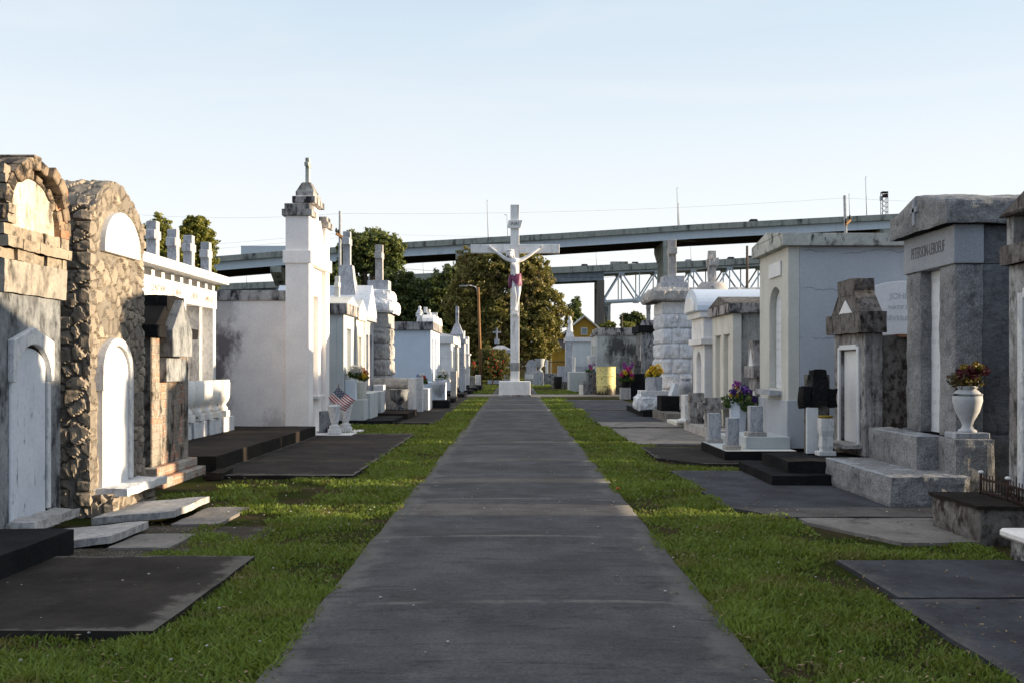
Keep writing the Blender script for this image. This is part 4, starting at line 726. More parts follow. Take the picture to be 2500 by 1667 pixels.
def skin(name, J, E, mat, th, parent=None, sub=2, root=0, flat=None):
    me = bpy.data.meshes.new(name); me.from_pydata([tuple(Vector(p[:3]) - th.loc) for p in J], E, []); o = bpy.data.objects.new(name, me); COL.objects.link(o); o.parent = parent or th.o
    md_ = o.modifiers.new('skin', 'SKIN'); md_.use_smooth_shade = True; md_.branch_smoothing = .3
    for i, v in enumerate(me.skin_vertices[0].data): v.radius = (J[i][3], J[i][4] if len(J[i]) > 4 else J[i][3]); v.use_root = (i == root)
    s_ = o.modifiers.new('sub', 'SUBSURF'); s_.levels = sub; s_.render_levels = sub; me.materials.append(mat); return o
y0 = KY - .14
def q(x, y, d=0, r=.1, r2=None): return (kx(x), y0 + d, kz(y), r * 1.18, (r2 or r) * 1.12)
J = [q(1263, 688, -.02, .23, .17), q(1262, 672, -.02, .185, .14), q(1261, 658, -.03, .21, .15), q(1260, 645, -.03, .26, .16), q(1259, 638, -.02, .17, .13), q(1254, 632, -.05, .085), q(1250, 626, -.10, .125, .13), q(1248, 619, -.12, .13, .14), q(1249, 613.5, -.09, .08),
     q(1246, 637, .0, .10), q(1236, 632, .02, .085), q(1222, 622, .06, .07), q(1207, 610, .12, .055), q(1200, 606, .14, .05),
     q(1274, 637, .0, .10), q(1284, 632, .02, .085), q(1300, 622, .06, .07), q(1315, 610, .12, .055), q(1321, 606, .14, .05),
     q(1258, 694, -.03, .145), q(1259, 712, -.10, .115), q(1262, 722, -.12, .088), q(1261, 736, -.03, .075), q(1262, 750, .0, .05), q(1261, 755, -.04, .05), q(1261, 761, -.10, .045),
     q(1268, 694, -.02, .145), q(1269, 712, -.08, .115), q(1268, 722, -.10, .088), q(1266, 736, -.01, .075), q(1264, 750, .02, .05), q(1264, 755, -.02, .05), q(1263.5, 761, -.08, .045)]
E = [(i, i + 1) for i in range(8)] + [(4, 9), (9, 10), (10, 11), (11, 12), (12, 13), (4, 14), (14, 15), (15, 16), (16, 17), (17, 18), (0, 19), (19, 20), (20, 21), (21, 22), (22, 23), (23, 24), (24, 25), (0, 26), (26, 27), (27, 28), (28, 29), (29, 30), (30, 31), (31, 32)]
fig = skin('figure', J, E, M['figure'], t)
for sx_, hx in ((-1, 1200), (1, 1321)):      # hands: palm, four fingers and thumb
    hc = Vector((kx(hx), y0 + .15, kz(606))); m = MB(); d = Vector((sx_ * .75, 0, .65)).normalized(); up = Vector((-d.z * sx_, 0, d.x * sx_))
    m.bar(hc, hc + d * .11, .05, .10)
    for k in range(4): a = hc + d * .105 + up * (.04 - .027 * k); m.tube(a, a + d * (.07, .085, .08, .06)[k] + Vector((0, -.035, 0)), .012, .009, 6)
    a = hc + d * .04 + up * .05; m.tube(a, a + d * .045 + up * .05 + Vector((0, -.02, 0)), .013, .01, 6); t.part('hand', m, M['figure'], parent=fig, bev=.006)
    m = MB(); m.tube(hc + Vector((0, -.07, 0)), hc + Vector((0, .08, 0)), .02); t.part('nail', m, M['iron'], parent=fig, bev=0)
m = MB(); hc = Vector((kx(1248.5), y0 - .11, kz(619)))     # face: nose, brow, eyes, beard
m.ball(hc + Vector((0, -.145, -.01)), .028, 8, 6, 1.2, 1.8); m.ball(hc + Vector((-.045, -.12, .03)), .022, 8, 6); m.ball(hc + Vector((.045, -.12, .03)), .022, 8, 6); m.ball(hc + Vector((0, -.10, -.13)), .06, 10, 8, .8, 1.4, .4); m.ball(hc + Vector((0, -.125, -.075)), .03, 8, 6, .6, .5); t.part('face', m, M['figure'], parent=fig, bev=0)
m = MB()
for k in range(14):
    a = math.pi * 2 * k / 14; m.ball(hc + Vector((.14 * math.cos(a), .13 * math.sin(a) + .02, .10)), .05, 8, 6, 1, 1, .4)
for s_ in (-1, 1):
    for k in range(5): m.ball(hc + Vector((s_ * (.13 + .01 * k), .03 - .01 * k, .05 - .055 * k)), .055 - .004 * k, 8, 6, 1, 1.4, .5)
t.part('hair', m, M['figure'], parent=fig, bev=0)
# loincloth: wrapped folds around the hips
vs_ = []; fs = []; na, nh = 32, 10
for j in range(nh + 1):
    for i in range(na):
        a = 2 * math.pi * i / na; x = math.cos(a); f = j / nh; dropl = .36 + .34 * (max(0, 1 - abs(math.cos((a - math.radians(300)) / 2)) * 0)) * 0
        low = .30 + .32 * max(0, math.cos(a - math.radians(310))) - .12 * max(0, math.cos(a - math.radians(200))); r1 = (.205 + .05 * f) * (1 + .05 * math.sin(a * 7 + f * 5) + .03 * math.sin(f * 26 + a * 3))
        vs_.append((kx(1263) + r1 * 1.15 * x, y0 - .02 + r1 * .92 * math.sin(a), kz(671) + .04 * x - low * f))
for j in range(nh):
    for i in range(na): fs.append((j * na + i, (j + 1) * na + i, (j + 1) * na + (i + 1) % na, j * na + (i + 1) % na))
m = MB(); m.add(vs_, fs, True); m.lathe([(.10, 0), (.115, .2), (.09, .45), (.06, .62)], (kx(1249), y0 - .05, kz(704)), 9); t.part('loincloth', m, M['purple'], parent=fig, bev=0)
M['cutg'] = plain('carved_granite', (.15, .15, .155), .9)
# ================= right-hand tombs =================
# ---- R1 stained white tomb at the right edge ----
t = T('stained_tomb', 'peeling white tomb with dark stained head cut off by the right edge of view', 'tomb', (4.55, 7.75, 0), None, tm(1, 4.55, 7.75)); W = 1.42
m = t.mb(); m.box(0, W, .12, 2.2, .3, 2.42); plate(m, W, .3, 2.42, 0, .119, [(.35, 1.1, .45, 2.1, 0)]); t.part('wall', m, M['stain2'])
m = t.mb(); m.box(.37, 1.08, .03, .121, .45, 2.08); t.part('tablet', m, M['tablet'])
m = t.mb(); m.box(.26, .348, -.04, -.002, .4, 2.15); m.box(1.102, 1.19, -.04, -.002, .4, 2.15); m.box(.348, 1.102, -.04, -.002, 2.102, 2.19); t.part('door_frame', m, M['marble'])
m = t.mb(); m.rough(-.02, W + .04, -.06, 2.3, 2.42, 2.60, amp=.01, res=.06); t.part('band', m, M['brown'], bev=0)
m = t.mb(); m.box(.05, W - .05, .1, 2.2, 2.6, 2.86); m.box(.0, .12, -.02, .1, 2.6, 2.86); m.box(W - .12, W, -.02, .1, 2.6, 2.86); t.part('attic', m, M['stain2'])
m = t.mb(); m.prism([(-.1, 2.86), (W + .05, 2.86), (W * .8, 2.98), (W * .5, 3.14), (W * .2, 2.98)], -.1, 2.3); t.part('gable', m, M['brown'], bev=.02)
t = T('rough_block', 'rough blackened stone platform at right with rusty iron fence on top', 'platform', (3.87, 8.3, 0)); m = MB(); m.rough(3.87, 6.5, 8.3, 9.22, 0, .31, amp=.03, sc_=3, bulge=.02, res=.04); t.part('block', m, M['brown'], bev=0)
m = MB(); m.rough(3.84, 6.5, 8.27, 9.25, .305, .335, amp=.015, sc_=3, res=.05); t.part('top', m, M['dark'], bev=0)
m = MB(); m.rough(4.56, 6.5, 7.72, 8.29, 0, .29, amp=.02, res=.06); t.part('block', m, M['brown'], bev=0)
t = T('iron_fence', 'low rusty iron fence with letters and white post caps beside the right edge', 'fence', (4.3, 8.9, .33))
P4 = [(4.27, 9.12), (4.27, 8.62), (4.2, 8.05)]
for a, b in zip(P4, P4[1:]):
    m = MB(); m.bar((*a, .47), (*b, .47), .012, .02); m.bar((*a, .36), (*b, .36), .012, .02); t.part('rail', m, M['iron'], bev=0)
    m = MB(); n = 9
    for i in range(1, n): x = a[0] + (b[0] - a[0]) * i / n; y = a[1] + (b[1] - a[1]) * i / n; m.tube((x, y, .33), (x, y, .52), .005, n=5)
    t.part('bars', m, M['iron'], bev=0)
for x, y in P4[:2]: m = MB(); m.tube((x, y, .33), (x, y, .52), .012); t.part('post', m, M['iron'], bev=0); m = MB(); m.ball((x, y, .53), .028, 8, 6, 1, .6); t.part('post_cap', m, M['marble'], bev=0)
me = text_mesh('BU', .17, (4.22, 8.42, .42), (-.1, -1, 0)); t.part('lettering', me, M['iron'], bev=0)
t = T('white_step_block', 'white stepped stone base in the lower right corner', 'pedestal', (3.8, 6.3, 0))
m = MB(); m.box(3.84, 6, 5.9, 7.72, 0, .17); t.part('block', m, M['stain2'], bev=.01); m = MB(); m.box(3.78, 6, 5.85, 7.78, .17, .24); t.part('lip', m, M['tower'], bev=.02); m = MB(); m.box(3.92, 6, 5.95, 7.6, .24, .36); t.part('step', m, M['tower'], bev=.015)
tomb('added unseen white tomb shading the foreground, at right behind the white stepped base', 1, 4.5, 2.2, 5.0, 3, 3.0, 'white', corn=(.2, .1, 'capdark'), roof=('gable', .4, 'white'))  # added out of view to keep the low sun off the foreground
# ---- R2 granite tomb ----
t = T('granite_tomb', 'hewn grey granite tomb with carved surname and rough gabled roof slab', 'tomb', (4.85, 10.95, 0), None, tm(1, 4.85, 10.95)); W = 1.36
m = t.mb(); m.rough(.0, .42, .0, .3, .72, 2.62, amp=.012, sc_=3, bulge=.025, res=.04); t.part('pillar', m, M['granite'], bev=0)
m = t.mb(); m.rough(W - .42, W, .0, .3, .72, 2.62, amp=.012, sc_=3, bulge=.025, res=.04); t.part('pillar', m, M['granite'], bev=0)
m = t.mb()
for a, b, z0, z1 in ((.3, .98, .72, 2.62), (.985, 2.6, 1.25, 2.62), (.985, 2.6, .72, 1.245), (.3, .9, 2.625, 3.05), (.905, 2.6, 2.625, 3.05)): m.rough(.01, W - .01, a, b, z0, z1 - .004, amp=.012, sc_=3, bulge=.02, res=.06)
t.part('side_wall', m, M['granite_shade'], bev=0)
m = t.mb(); m.box(.42, W - .42, .12, .299, .72, 2.62); t.part('tablet', m, M['script'])
m = t.mb(); m.box(.42, W - .42, .3, .9, .72, 2.62); t.part('recess', m, M['granites'])
m = t.mb(); m.box(-.03, W + .03, -.03, .298, 2.623, 3.05); t.part('lintel', m, M['granites'])
me = text_mesh('PETERSON-LEBOEUF', .19, (4.818, 10.95 + W / 2, 2.84), (0, -1, 0), sx=.54, ext=.002); t.part('lettering', me, M['cutg'], bev=0)
def gabw(p):
    u, v, w_ = p; z0 = 3.06
    if w_ > z0: top = .26 + .16 * max(0, 1 - abs(u - W / 2) / (W / 2)); w_ = z0 + (w_ - z0) * top / .4
    return [u, v, w_]
m = t.mb(); m.rough(-.13, W + .13, -.16, 2.8, 3.055, 3.46, amp=.012, sc_=3, bulge=.022, res=.045, warp=gabw); t.part('roof_slab', m, M['granite'], bev=0)
m = t.mb(); m.box(W / 2 - .035, W / 2 + .035, -.20, -.1, 3.13, 3.44); m.box(W / 2 - .10, W / 2 + .10, -.20, -.1, 3.28, 3.34); t.part('carved_cross', m, M['granites'])
m = t.mb(); m.rough(-.33, .10, -.15, .27, 0, .715, amp=.012, sc_=3, bulge=.018, res=.04); t.part('base_pier', m, M['granite'], bev=0)
m = t.mb(); m.rough(-.08, .38, .275, 2.6, 0, .715, amp=.015, sc_=3, bulge=.03, res=.05); t.part('base_course', m, M['granite_shade'], bev=0)
m = t.mb(); m.rough(W - .38, W + .1, -.08, .5, 0, .715, amp=.015, sc_=3, bulge=.03, res=.05); t.part('base_pier', m, M['granite_shade'], bev=0)
def bigstep(nm, x0, x1, y0, y1, z0, z1):
    m = MB(); m.rough(x0, x1, y0, y1, z0, z1 - .006, amp=.016, sc_=4, bulge=.018, res=.035); t.part(nm, m, M['granite'], bev=0)
    m = MB(); m.box(x0 + .002, x1, y0 + .002, y1 - .002, z1 - .012, z1 + .003); t.part('tread', m, M['granites'], bev=.004)
bigstep('step', 3.93, 4.76, 10.4, 12.6, .0, .34); bigstep('step', 4.47, 4.765, 11.06, 12.55, .34, .72)
v = urn('large pale vase with carved band on the granite tomb pier', 4.91, 10.80, .785, .50, .155, 'urnm', 'vase', n=28)
m = MB(); m.box(4.72, 5.09, 10.66, 10.94, .72, .785); v.part('foot', m, M['gmarble'])
m = MB(); m.lathe([(.153, 0), (.157, .012), (.153, .024)], (4.91, 10.80, .785 + .395), 28); v.part('band', m, M['grey'], bev=0)
# ---- R5 aedicule, brick step blocks, dark cross ----
t = aedicule('grey peeling gabled tomb with white door slab between granite and pale blue tombs', 1, 4.62, 13.14, 1.26, (.3, 1.94, 2.21, 2.46, 2.68), 'stain2', 'brown', door=(.26, .95, .45, 1.72, 0), k=1., body=(.02, 1.24, 2.6, 1.9, 'brown'))
m = t.mb(); m.rough(.0, 1.28, .01, 1., .0, .298, amp=.015, res=.05); t.part('base', m, M['brown'], bev=0)
m = t.mb(); m.box(.18, .255, -.03, -.001, .42, 1.76); m.box(.955, 1.03, -.03, -.001, .42, 1.76); m.box(.255, .955, -.03, -.001, 1.722, 1.79); t.part('door_frame', m, M['tablet'])
m = t.mb(); m.rough(.1, 1.12, -.24, .0, .40, .45, amp=.012, sc_=6, res=.03); t.part('sill', m, M['wmarble'], bev=0)
m = t.mb(); m.rough(-.03, 1.31, .45, 2.62, 1.88, 1.92, amp=.01, res=.1); t.part('vault_top', m, M['redbrick'], bev=0)
slab('lower of two black steps on the wide slab at right', 3.18, 4.6, 12.3, 14.1, .15, 'darker', name='step', cat='step', res=.06, amp=.014)
slab('upper of two black steps on the wide slab at right', 3.45, 4.6, 12.55, 13.9, .30, 'darker', z0=.14, name='step', cat='step', res=.06, amp=.018)
t = T('stone_cross', 'squat blackened stone cross with white panel beside the pale blue tomb', 'cross', (4.13, 13.75, .3))
m = MB(); m.rough(4.03, 4.33, 13.7, 13.86, .28, 1.38, amp=.012, res=.05, warp=lambda p: [p[0] + .0 * p[2], p[1], p[2]]); t.part('shaft', m, M['brown'], bev=0)
m = MB(); m.rough(3.96, 4.07, 13.66, 13.9, .93, 1.21, amp=.03, sc_=5, res=.03); m.rough(4.30, 4.42, 13.66, 13.9, .92, 1.19, amp=.03, sc_=5, res=.03); m.rough(4.08, 4.29, 13.61, 13.9, .96, 1.44, amp=.03, sc_=5, res=.03, warp=lambda p: [p[0] + (4.185 - p[0]) * (p[2] - .96) * .35, p[1], p[2]]); t.part('arms', m, M['darker'], bev=0)
m = MB(); m.box(4.0, 4.16, 13.64, 13.69, .3, .93); t.part('panel', m, M['tablet'])
t = T('box_vase', 'white square marble vase in front of the blackened stone cross', 'vase', (4.15, 13.35, .3)); m = MB(); m.box(4.06, 4.29, 13.28, 13.48, .3, .36); t.part('foot', m, M['marble']); m = MB(); m.lathe([(.10, 0), (.115, .06), (.105, .2), (.125, .28), (.125, .44)], (4.18, 13.38, .36), 4, smooth=False); t.part('body', m, M['marble']); m = MB(); m.lathe([(.09, .44), (.10, .47), (.07, .47)], (4.18, 13.38, .365), 10); t.part('rim', m, M['mustard'], bev=0)
# ---- R6 pale blue tomb ----
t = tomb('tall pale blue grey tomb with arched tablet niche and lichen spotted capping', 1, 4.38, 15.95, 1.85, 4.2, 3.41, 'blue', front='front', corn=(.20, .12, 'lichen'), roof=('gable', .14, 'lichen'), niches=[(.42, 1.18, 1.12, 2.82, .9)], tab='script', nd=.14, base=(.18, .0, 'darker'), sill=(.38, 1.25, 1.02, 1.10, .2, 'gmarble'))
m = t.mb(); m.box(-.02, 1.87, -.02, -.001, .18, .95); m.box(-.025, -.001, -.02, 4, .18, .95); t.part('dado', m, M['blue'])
m = t.mb(); m.box(.38, 1.12, -.03, -.001, 2.98, 3.22); t.part('plaque', m, M['tablet'])
slab('black platform carrying two marble stumps before the pale blue tomb', 3.25, 4.36, 15.4, 17.35, .18, 'darker', name='platform', cat='platform', res=.06)
t_ = MB(); t_.box(3.27, 4.36, 15.42, 17.33, .178, .19); solo('cement_slab', 'pale thin cement slab on the black platform of the marble stumps', 'slab', t_, M['pale'], (3.25, 15.4, 0))
m = MB(); m.box(3.66, 4.36, 15.75, 17.0, .19, .38); solo('step_block', 'pale cement step under the rear marble stump at the blue grey tomb', 'step', m, M['pale'], (3.66, 15.75, .18))
def stump(label, x, y, z, h, wd=.17, fw=.24, fh=.07, mat='gmarble'):
    t = T('marble_stump', label, 'stump', (x, y, z), 'square grey marble stumps'); m = MB(); m.box(x - fw / 2, x + fw / 2, y - fw / 2, y + fw / 2, z, z + fh); t.part('foot', m, M['wmarble']); m = MB(); m.rough(x - wd / 2, x + wd / 2, y - wd / 2, y + wd / 2, z + fh, z + h, amp=.005, res=.05); t.part('shaft', m, M[mat], bev=0)
stump('left square grey marble stump on the black platform', 3.42, 17.1, .19, .50, .2, .27); stump('front square grey marble stump at platform corner', 3.41, 15.62, .19, .50, .18, .25); stump('square dark veined marble stump on the pale cement step', 3.86, 15.98, .38, .48, .20, .30)
m = MB(); m.prism([(5.62, 0.)] + arch(5.62, 6.75, 0, 2.84, 14, 2.68)[1:-1] + [(6.75, 0)], 15.75, 15.87); t = T('marble_tablet', 'big white arched marble slab with faint rows of names behind the gabled tomb', 'tablet', (6.1, 15.75, 0)); t.part('slab', m, M['tablet'])
for s_, zz, w_ in (('JOHN', 2.60, .13), ('NATIF DE', 2.42, .09), ('SEVERINE', 2.25, .11)):
    me = text_mesh(s_, w_, (6.1, 15.747, zz), (1, 0, 0), ext=.002); t.part('lettering', me, M['urnm'], bev=0)
m = MB(); m.rough(5.5, 7.2, 14.9, 15.4, 0, 1.78, amp=.02, res=.12); solo('brick_vault', 'brown brick vault top showing between the gabled tomb and granite tomb', 'vault', m, M['brick'], bev=0)
# ---- R8 stained tomb, mini aedicule, bouquet vase ----
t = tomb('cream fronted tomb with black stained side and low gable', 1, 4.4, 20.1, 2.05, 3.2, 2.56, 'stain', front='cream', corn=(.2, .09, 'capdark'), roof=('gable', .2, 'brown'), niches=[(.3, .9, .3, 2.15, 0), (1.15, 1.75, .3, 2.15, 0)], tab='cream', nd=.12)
t = aedicule('tiny peeling gothic turret tomb squeezed between the pale blue and stained tombs', 1, 4.42, 18.2, .62, (.0, 1.28, 1.5, 1.88, 1.97), 'stain2', 'stain2', door=(.16, .44, .15, 1.05, 0), k=.7, body=(.0, .62, 1.5, 1.5, 'brick'))
slab('stone kerb carrying mildewed crosses before the stained tomb', 3.9, 4.38, 19.6, 23.0, .22, 'wmarble', res=.08, amp=.015, name='kerb', cat='kerb')
for (lab, x, y, h) in (('left mildewed square stone cross stub by the kerb', 4.08, 22.4, .68), ('right mildewed stone cross stub with arms by the kerb', 4.15, 20.9, .62)):
    t = T('weathered_cross', lab, 'cross', (x, y, .22), 'mildewed stone cross stubs'); m = MB(); m.rough(x - .16, x + .16, y - .12, y + .12, .22, .22 + h, amp=.02, res=.05); t.part('shaft', m, M['stain2'], bev=0); m = MB()
    m.rough(x - (.30 if 'right' in lab else .2), x + (.30 if 'right' in lab else .2), y - .13, y + .13, .22 + h * (.62 if 'right' in lab else 0), .22 + h * (.82 if 'right' in lab else .12), amp=.02, res=.05); t.part('arms' if 'right' in lab else 'foot', m, M['stain2'], bev=0)
# ---- R9 white barrel tomb ----
t = tomb('bright white tomb with rounded barrel roof and arched door tablet', 1, 4.4, 23.1, 1.45, 2.6, 2.0, 'white', corn=(.14, .10, 'white'), niches=[(.42, 1.03, .35, 1.85, .9)], tab='tablet')
m = t.mb(); m.box(-.03, 1.48, -.03, 2.6, 2.14, 2.62); t.part('attic', m, M['white']); m = t.mb(); m.box(-.12, 1.57, -.12, 2.6, 2.62, 2.76); t.part('cornice', m, M['white'])
m = t.mb(); m.prism(arch(-.16, 1.61, 2.76, 3.32, 18, 2.8), -.2, 2.6); t.part('barrel_roof', m, M['bluew'], bev=.01); m = t.mb(); m.prism(arch(.1, 1.35, 2.78, 3.12, 14, 2.82), -.24, -.202); t.part('lunette', m, M['white'])
# ---- R10 hewn marble tomb ----
t = T('hewn_marble_tomb', 'massive hewn white marble block tomb with rough cap and cross right of path', 'tomb', (4.45, 30, 0), None, tm(1, 4.45, 30.0)); W = 1.7
m = t.mb(); m.box(.06, W - .06, .06, 3, 0, 3.3); t.part('core', m, M['rmarble'])
for k in range(5):
    z = .82 + k * .45; o = .28 if k % 2 else .5
    m = t.mb()
    for a_, b_ in ((0, o), (o + .008, o + .55), (o + .558, o + 1.2), (o + 1.208, 3.1)): m.rough(0, W, a_, b_, z + .008, z + .442, amp=.012, bulge=.075, res=.045, seed=k + a_ * 3)
    t.part('course', m, M['rmarble'], bev=0)
m = t.mb(); m.box(-.02, W + .02, -.02, 3.1, .2, .815); t.part('base', m, M['gmarble']); m = t.mb(); m.box(-.02, W + .02, -.02, 1.2, 3.07, 3.42); m.box(-.02, W + .02, 1.206, 3.1, 3.07, 3.42); t.part('frieze', m, M['marble'])
m = t.mb(); m.rough(-.2, W + .2, -.35, 3.2, 3.44, 3.78, amp=.03, bulge=.07, res=.06); t.part('cap', m, M['wmarble'], bev=0)
m = t.mb(); m.box(.4, 1.3, .0, .85, 3.8, 4.05); m.box(.5, 1.2, .1, .75, 4.05, 4.25); t.part('cross_base', m, M['gmarble']); cross(t, .85, .42, 4.25, 1.15, .6, .2, .24, 'wmarble', armz=.68)
slab('dark stepped platform under the hewn marble tomb', 3.7, 7.5, 28.75, 33, .2, 'darker', name='platform', cat='platform', res=.2)
t = T('flower_stand', 'rounded rough marble base with smooth cap slab carrying yellow flower box', 'base', (3.8, 29.3, .2)); m = MB(); m.rough(3.62, 4.75, 29.0, 29.95, .2, .6, amp=.02, bulge=.10, res=.05); t.part('base', m, M['rmarble'], bev=0); m = MB(); m.box(3.68, 4.5, 29.0, 29.9, .61, .78); t.part('cap', m, M['marble'])
m = MB(); m.lathe([(.27, 0), (.27, .40), (.2, .40)], (4.1, 29.4, .78), 6, smooth=False); solo('flower_box', 'hexagonal grey marble flower holder on rough marble base', 'vase', m, M['gmarble'], (4.1, 29.4, .78))
slab('low tan stone step left of the white pedestal at right', 3.95, 4.4, 26.0, 28.6, .27, 'slabl', name='stone_step', cat='step', res=.1); slab('smaller pale stone step in front of the tan stone step', 3.95, 4.4, 24.3, 25.9, .12, 'cream', name='stone_step', cat='step', res=.1)
t = T('white_pedestal', 'white marble pedestal block beside the mildewed crosses', 'pedestal', (4.2, 24.2, .12)); m = MB(); m.box(4.1, 4.42, 24.0, 24.6, .18, .80); t.part('block', m, M['marble']); m = MB(); m.lathe([(.3, 0), (.3, .07), (.26, .1)], (4.25, 24.2, .12), 16); t.part('foot', m, M['marble'], bev=0)
m = MB(); m.box(4.0, 4.5, 27.2, 28.0, .27, .68); solo('black_box', 'black stone box before the hewn marble tomb', 'box', m, M['darker'], (4.2, 27.4, .27))
m = MB(); m.prism([(4.28, .68), (4.5, .68), (4.5, 1.0), (4.4, 1.03)], 27.3, 27.9, 'v'); solo('slanted_plaque', 'slanted dark plaque with pale face on the black stone box', 'plaque', m, M['mossm'], (4.4, 27.4, .68))
urn('slim pale vase standing by the hewn marble tomb base', 4.9, 28.6, .2, .95, .2, 'gmarble', 'vase')
# ---- beyond ----
t = tomb('grey stained tomb with broad streaked side wall behind the yellow barrel', 1, 4.42, 54, 3.6, 2.9, 3.15, 'streaked', corn=(.16, .08, 'capdark'), roof=('flat', .25, 'capdark'), niches=[(.5, 1.4, .5, 2.6, 0), (2.1, 3.0, .5, 2.6, 0)])
t.mb(); m = t.mb(); m.box(-.1, 3.7, -.12, 0.6, 0, .9); t.part('ledge', m, M['brown'])
t = tomb('dark cement tomb with black capping and small stone cross beyond the flower vase', 1, 6.45, 50.6, 2.4, 3, 3.2, 'grey', corn=(.35, .2, 'darker'), niches=[(.5, 1.6, .3, 2.6, 0)]); cross(t, 1.2, .5, 3.85, 1.0, .5, .2, .2, 'stain'); m = t.mb(); m.frustum(.7, 1.7, .1, 1., 3.55, 3.86, .1); t.part('cross_base', m, M['grey'])
t = tomb('pale blue tomb with grey marble pillar and white statue on its corner', 1, 3.66, 70, 2.6, 2.3, 3.2, 'pale', corn=(.3, .1, 'marble'), niches=[(.5, 1.4, .4, 2.6, 0)])
m = t.mb(); m.box(-.06, .4, -.06, .4, 0, 3.19); t.part('pillar', m, M['gmarble']); m = t.mb(); m.frustum(-.1, .5, -.1, .5, 3.505, 3.9, .1); t.part('statue_base', m, M['marble'])
def statue(label, x, y, z, h, lean=0, arm=0, cat='statue', group=None):
    t = T('statue', label, cat, (x, y, z), group); k = h / 1.0
    J = [(x, y, z + .0, .15 * k, .13 * k), (x, y, z + .25 * k, .13 * k, .11 * k), (x, y, z + .5 * k, .11 * k, .09 * k), (x, y, z + .72 * k, .13 * k, .09 * k), (x + lean, y, z + .80 * k, .06 * k), (x + lean, y - .01, z + .90 * k, .075 * k), (x + lean, y, z + .97 * k, .05 * k),
         (x - .12 * k, y, z + .70 * k, .05 * k), (x - .14 * k, y - .06 * k, z + .52 * k, .045 * k), (x - .03 * k, y - .14 * k, z + .58 * k, .035 * k), (x + .12 * k, y, z + .70 * k, .05 * k), (x + .14 * k, y - .06 * k, z + .52 * k, .045 * k), (x + .03 * k, y - .14 * k, z + .58 * k, .035 * k)]
    skin('body', J, [(0, 1), (1, 2), (2, 3), (3, 4), (4, 5), (5, 6), (3, 7), (7, 8), (8, 9), (3, 10), (10, 11), (11, 12)], M['marble'], t, sub=2, root=3); m = MB()
    m.lathe([(.21 * k, 0), (.19 * k, .1 * k), (.13 * k, .5 * k), (.14 * k, .6 * k)], (x, y, z), 12); t.part('robe', m, M['marble'], bev=0); m = MB(); m.ball((x + lean, y + .03 * k, z + .89 * k), .095 * k, 10, 8, 1, 1.2); t.part('veil', m, M['marble'], bev=0); return t
statue('small white praying statue on corner of the pale blue tomb', 3.9, 70.4, 3.9, 1.1)
statue('white veiled standing statue on the roof of the blue white tomb, left of two', -3.92, 41.0, 3.28, .68); statue('smaller white statue beside the veiled one on the blue white tomb roof', -3.55, 41.3, 3.28, .56)
m = MB(); m.box(-3.82, -3.68, 41.7, 41.8, 3.28, 3.95); m.box(-4.15, -3.25, 41.7, 41.8, 3.55, 3.72); solo('roof_cross', 'low white stone cross behind the two roof statues', 'cross', m, M['marble'], (-3.7, 41.7, 3.28))
# ---- barrel ----
t = T('barrel', 'rusting pale yellow steel barrel with flaking foot beside the cross path', 'barrel', (4.6, 50.3, .05)); R_ = .5
prof = [(R_, 0), (R_, .03), (R_ - .015, .04)]
for zz in (.48, .95): prof += [(R_ - .015, zz - .03), (R_ + .012, zz - .012), (R_ + .012, zz + .012), (R_ - .015, zz + .03)]
prof += [(R_ - .015, 1.38), (R_ + .01, 1.39), (R_ + .01, 1.42), (R_ - .02, 1.42), (R_ - .03, 1.36), (R_ - .06, .3)]
BR = stone('flaking_yellow_paint', (.66, .58, .24), (.60, .53, .22), stain=(.05, .045, .03), st=(.57, .60), sa=1., streak=1., ssc=9., rough=.5, bump=.1)
nt_ = BR.node_tree; b_ = nt_.nodes['Principled BSDF']; g_ = N(nt_, 'ShaderNodeTexCoord').outputs['Object']; s_ = N(nt_, 'ShaderNodeSeparateXYZ'); nt_.links.new(g_, s_.inputs[0]); fo = ramp(nt_, mul(nt_, mul(nt_, s_.outputs[2], .9), nz(nt_, mp(nt_, g_, (6, 6, 1.5)), 1., 6), 'SUBTRACT'), -.42, -.10); src = b_.inputs['Base Color'].links[0].from_socket
nt_.links.new(mix(nt_, fo, (.03, .025, .02), src), b_.inputs['Base Color'])
m = MB(); m.lathe(prof, (4.6, 50.3, .05), 40, smooth=False); t.part('drum', m, BR, bev=0)
# ---- graves and small stones past the crossing ----
def block(name, label, cat, x0, x1, y0, y1, z0, z1, mat, bev=.01, rough=False, group=None):
    m = MB(); (m.rough(x0, x1, y0, y1, z0, z1, amp=.012, res=.08) if rough else m.box(x0, x1, y0, y1, z0, z1)); return solo(name, label, cat, m, M[mat], (x0, y0, z0), group, 0 if rough else bev)
block('marble_box', 'grey marble box tomb before the pale blue tomb with pillar', 'box tomb', XY(1363, 68), XY(1442, 68), 68, 69.5, .3, 1.5, 'gmarble'); block('brown_curb', 'brown stone kerb under the grey marble box tomb', 'kerb', XY(1350, 66), XY(1400, 66), 66, 69.5, 0, .45, 'brown')
block('white_box', 'white cement box left of the two pale tablets near barrel', 'box tomb', XY(1390, 58), XY(1432, 58), 58, 60, .0, 1.15, 'pale'); block('small_stone', 'upright pale stone on the white cement box', 'stone', XY(1398, 58), XY(1405, 58), 58.3, 58.6, 1.15, 2.0, 'marble')
block('pale_tablet', 'lower of two pale stone blocks left of the barrel', 'tablet', XY(1415, 50), XY(1424, 50), 50, 50.4, 0.05, .55, 'cream'); block('pale_tablet', 'upper grey block of the pair left of the barrel', 'tablet', XY(1422, 51), XY(1434, 51), 51, 51.6, .05, .75, 'grey')
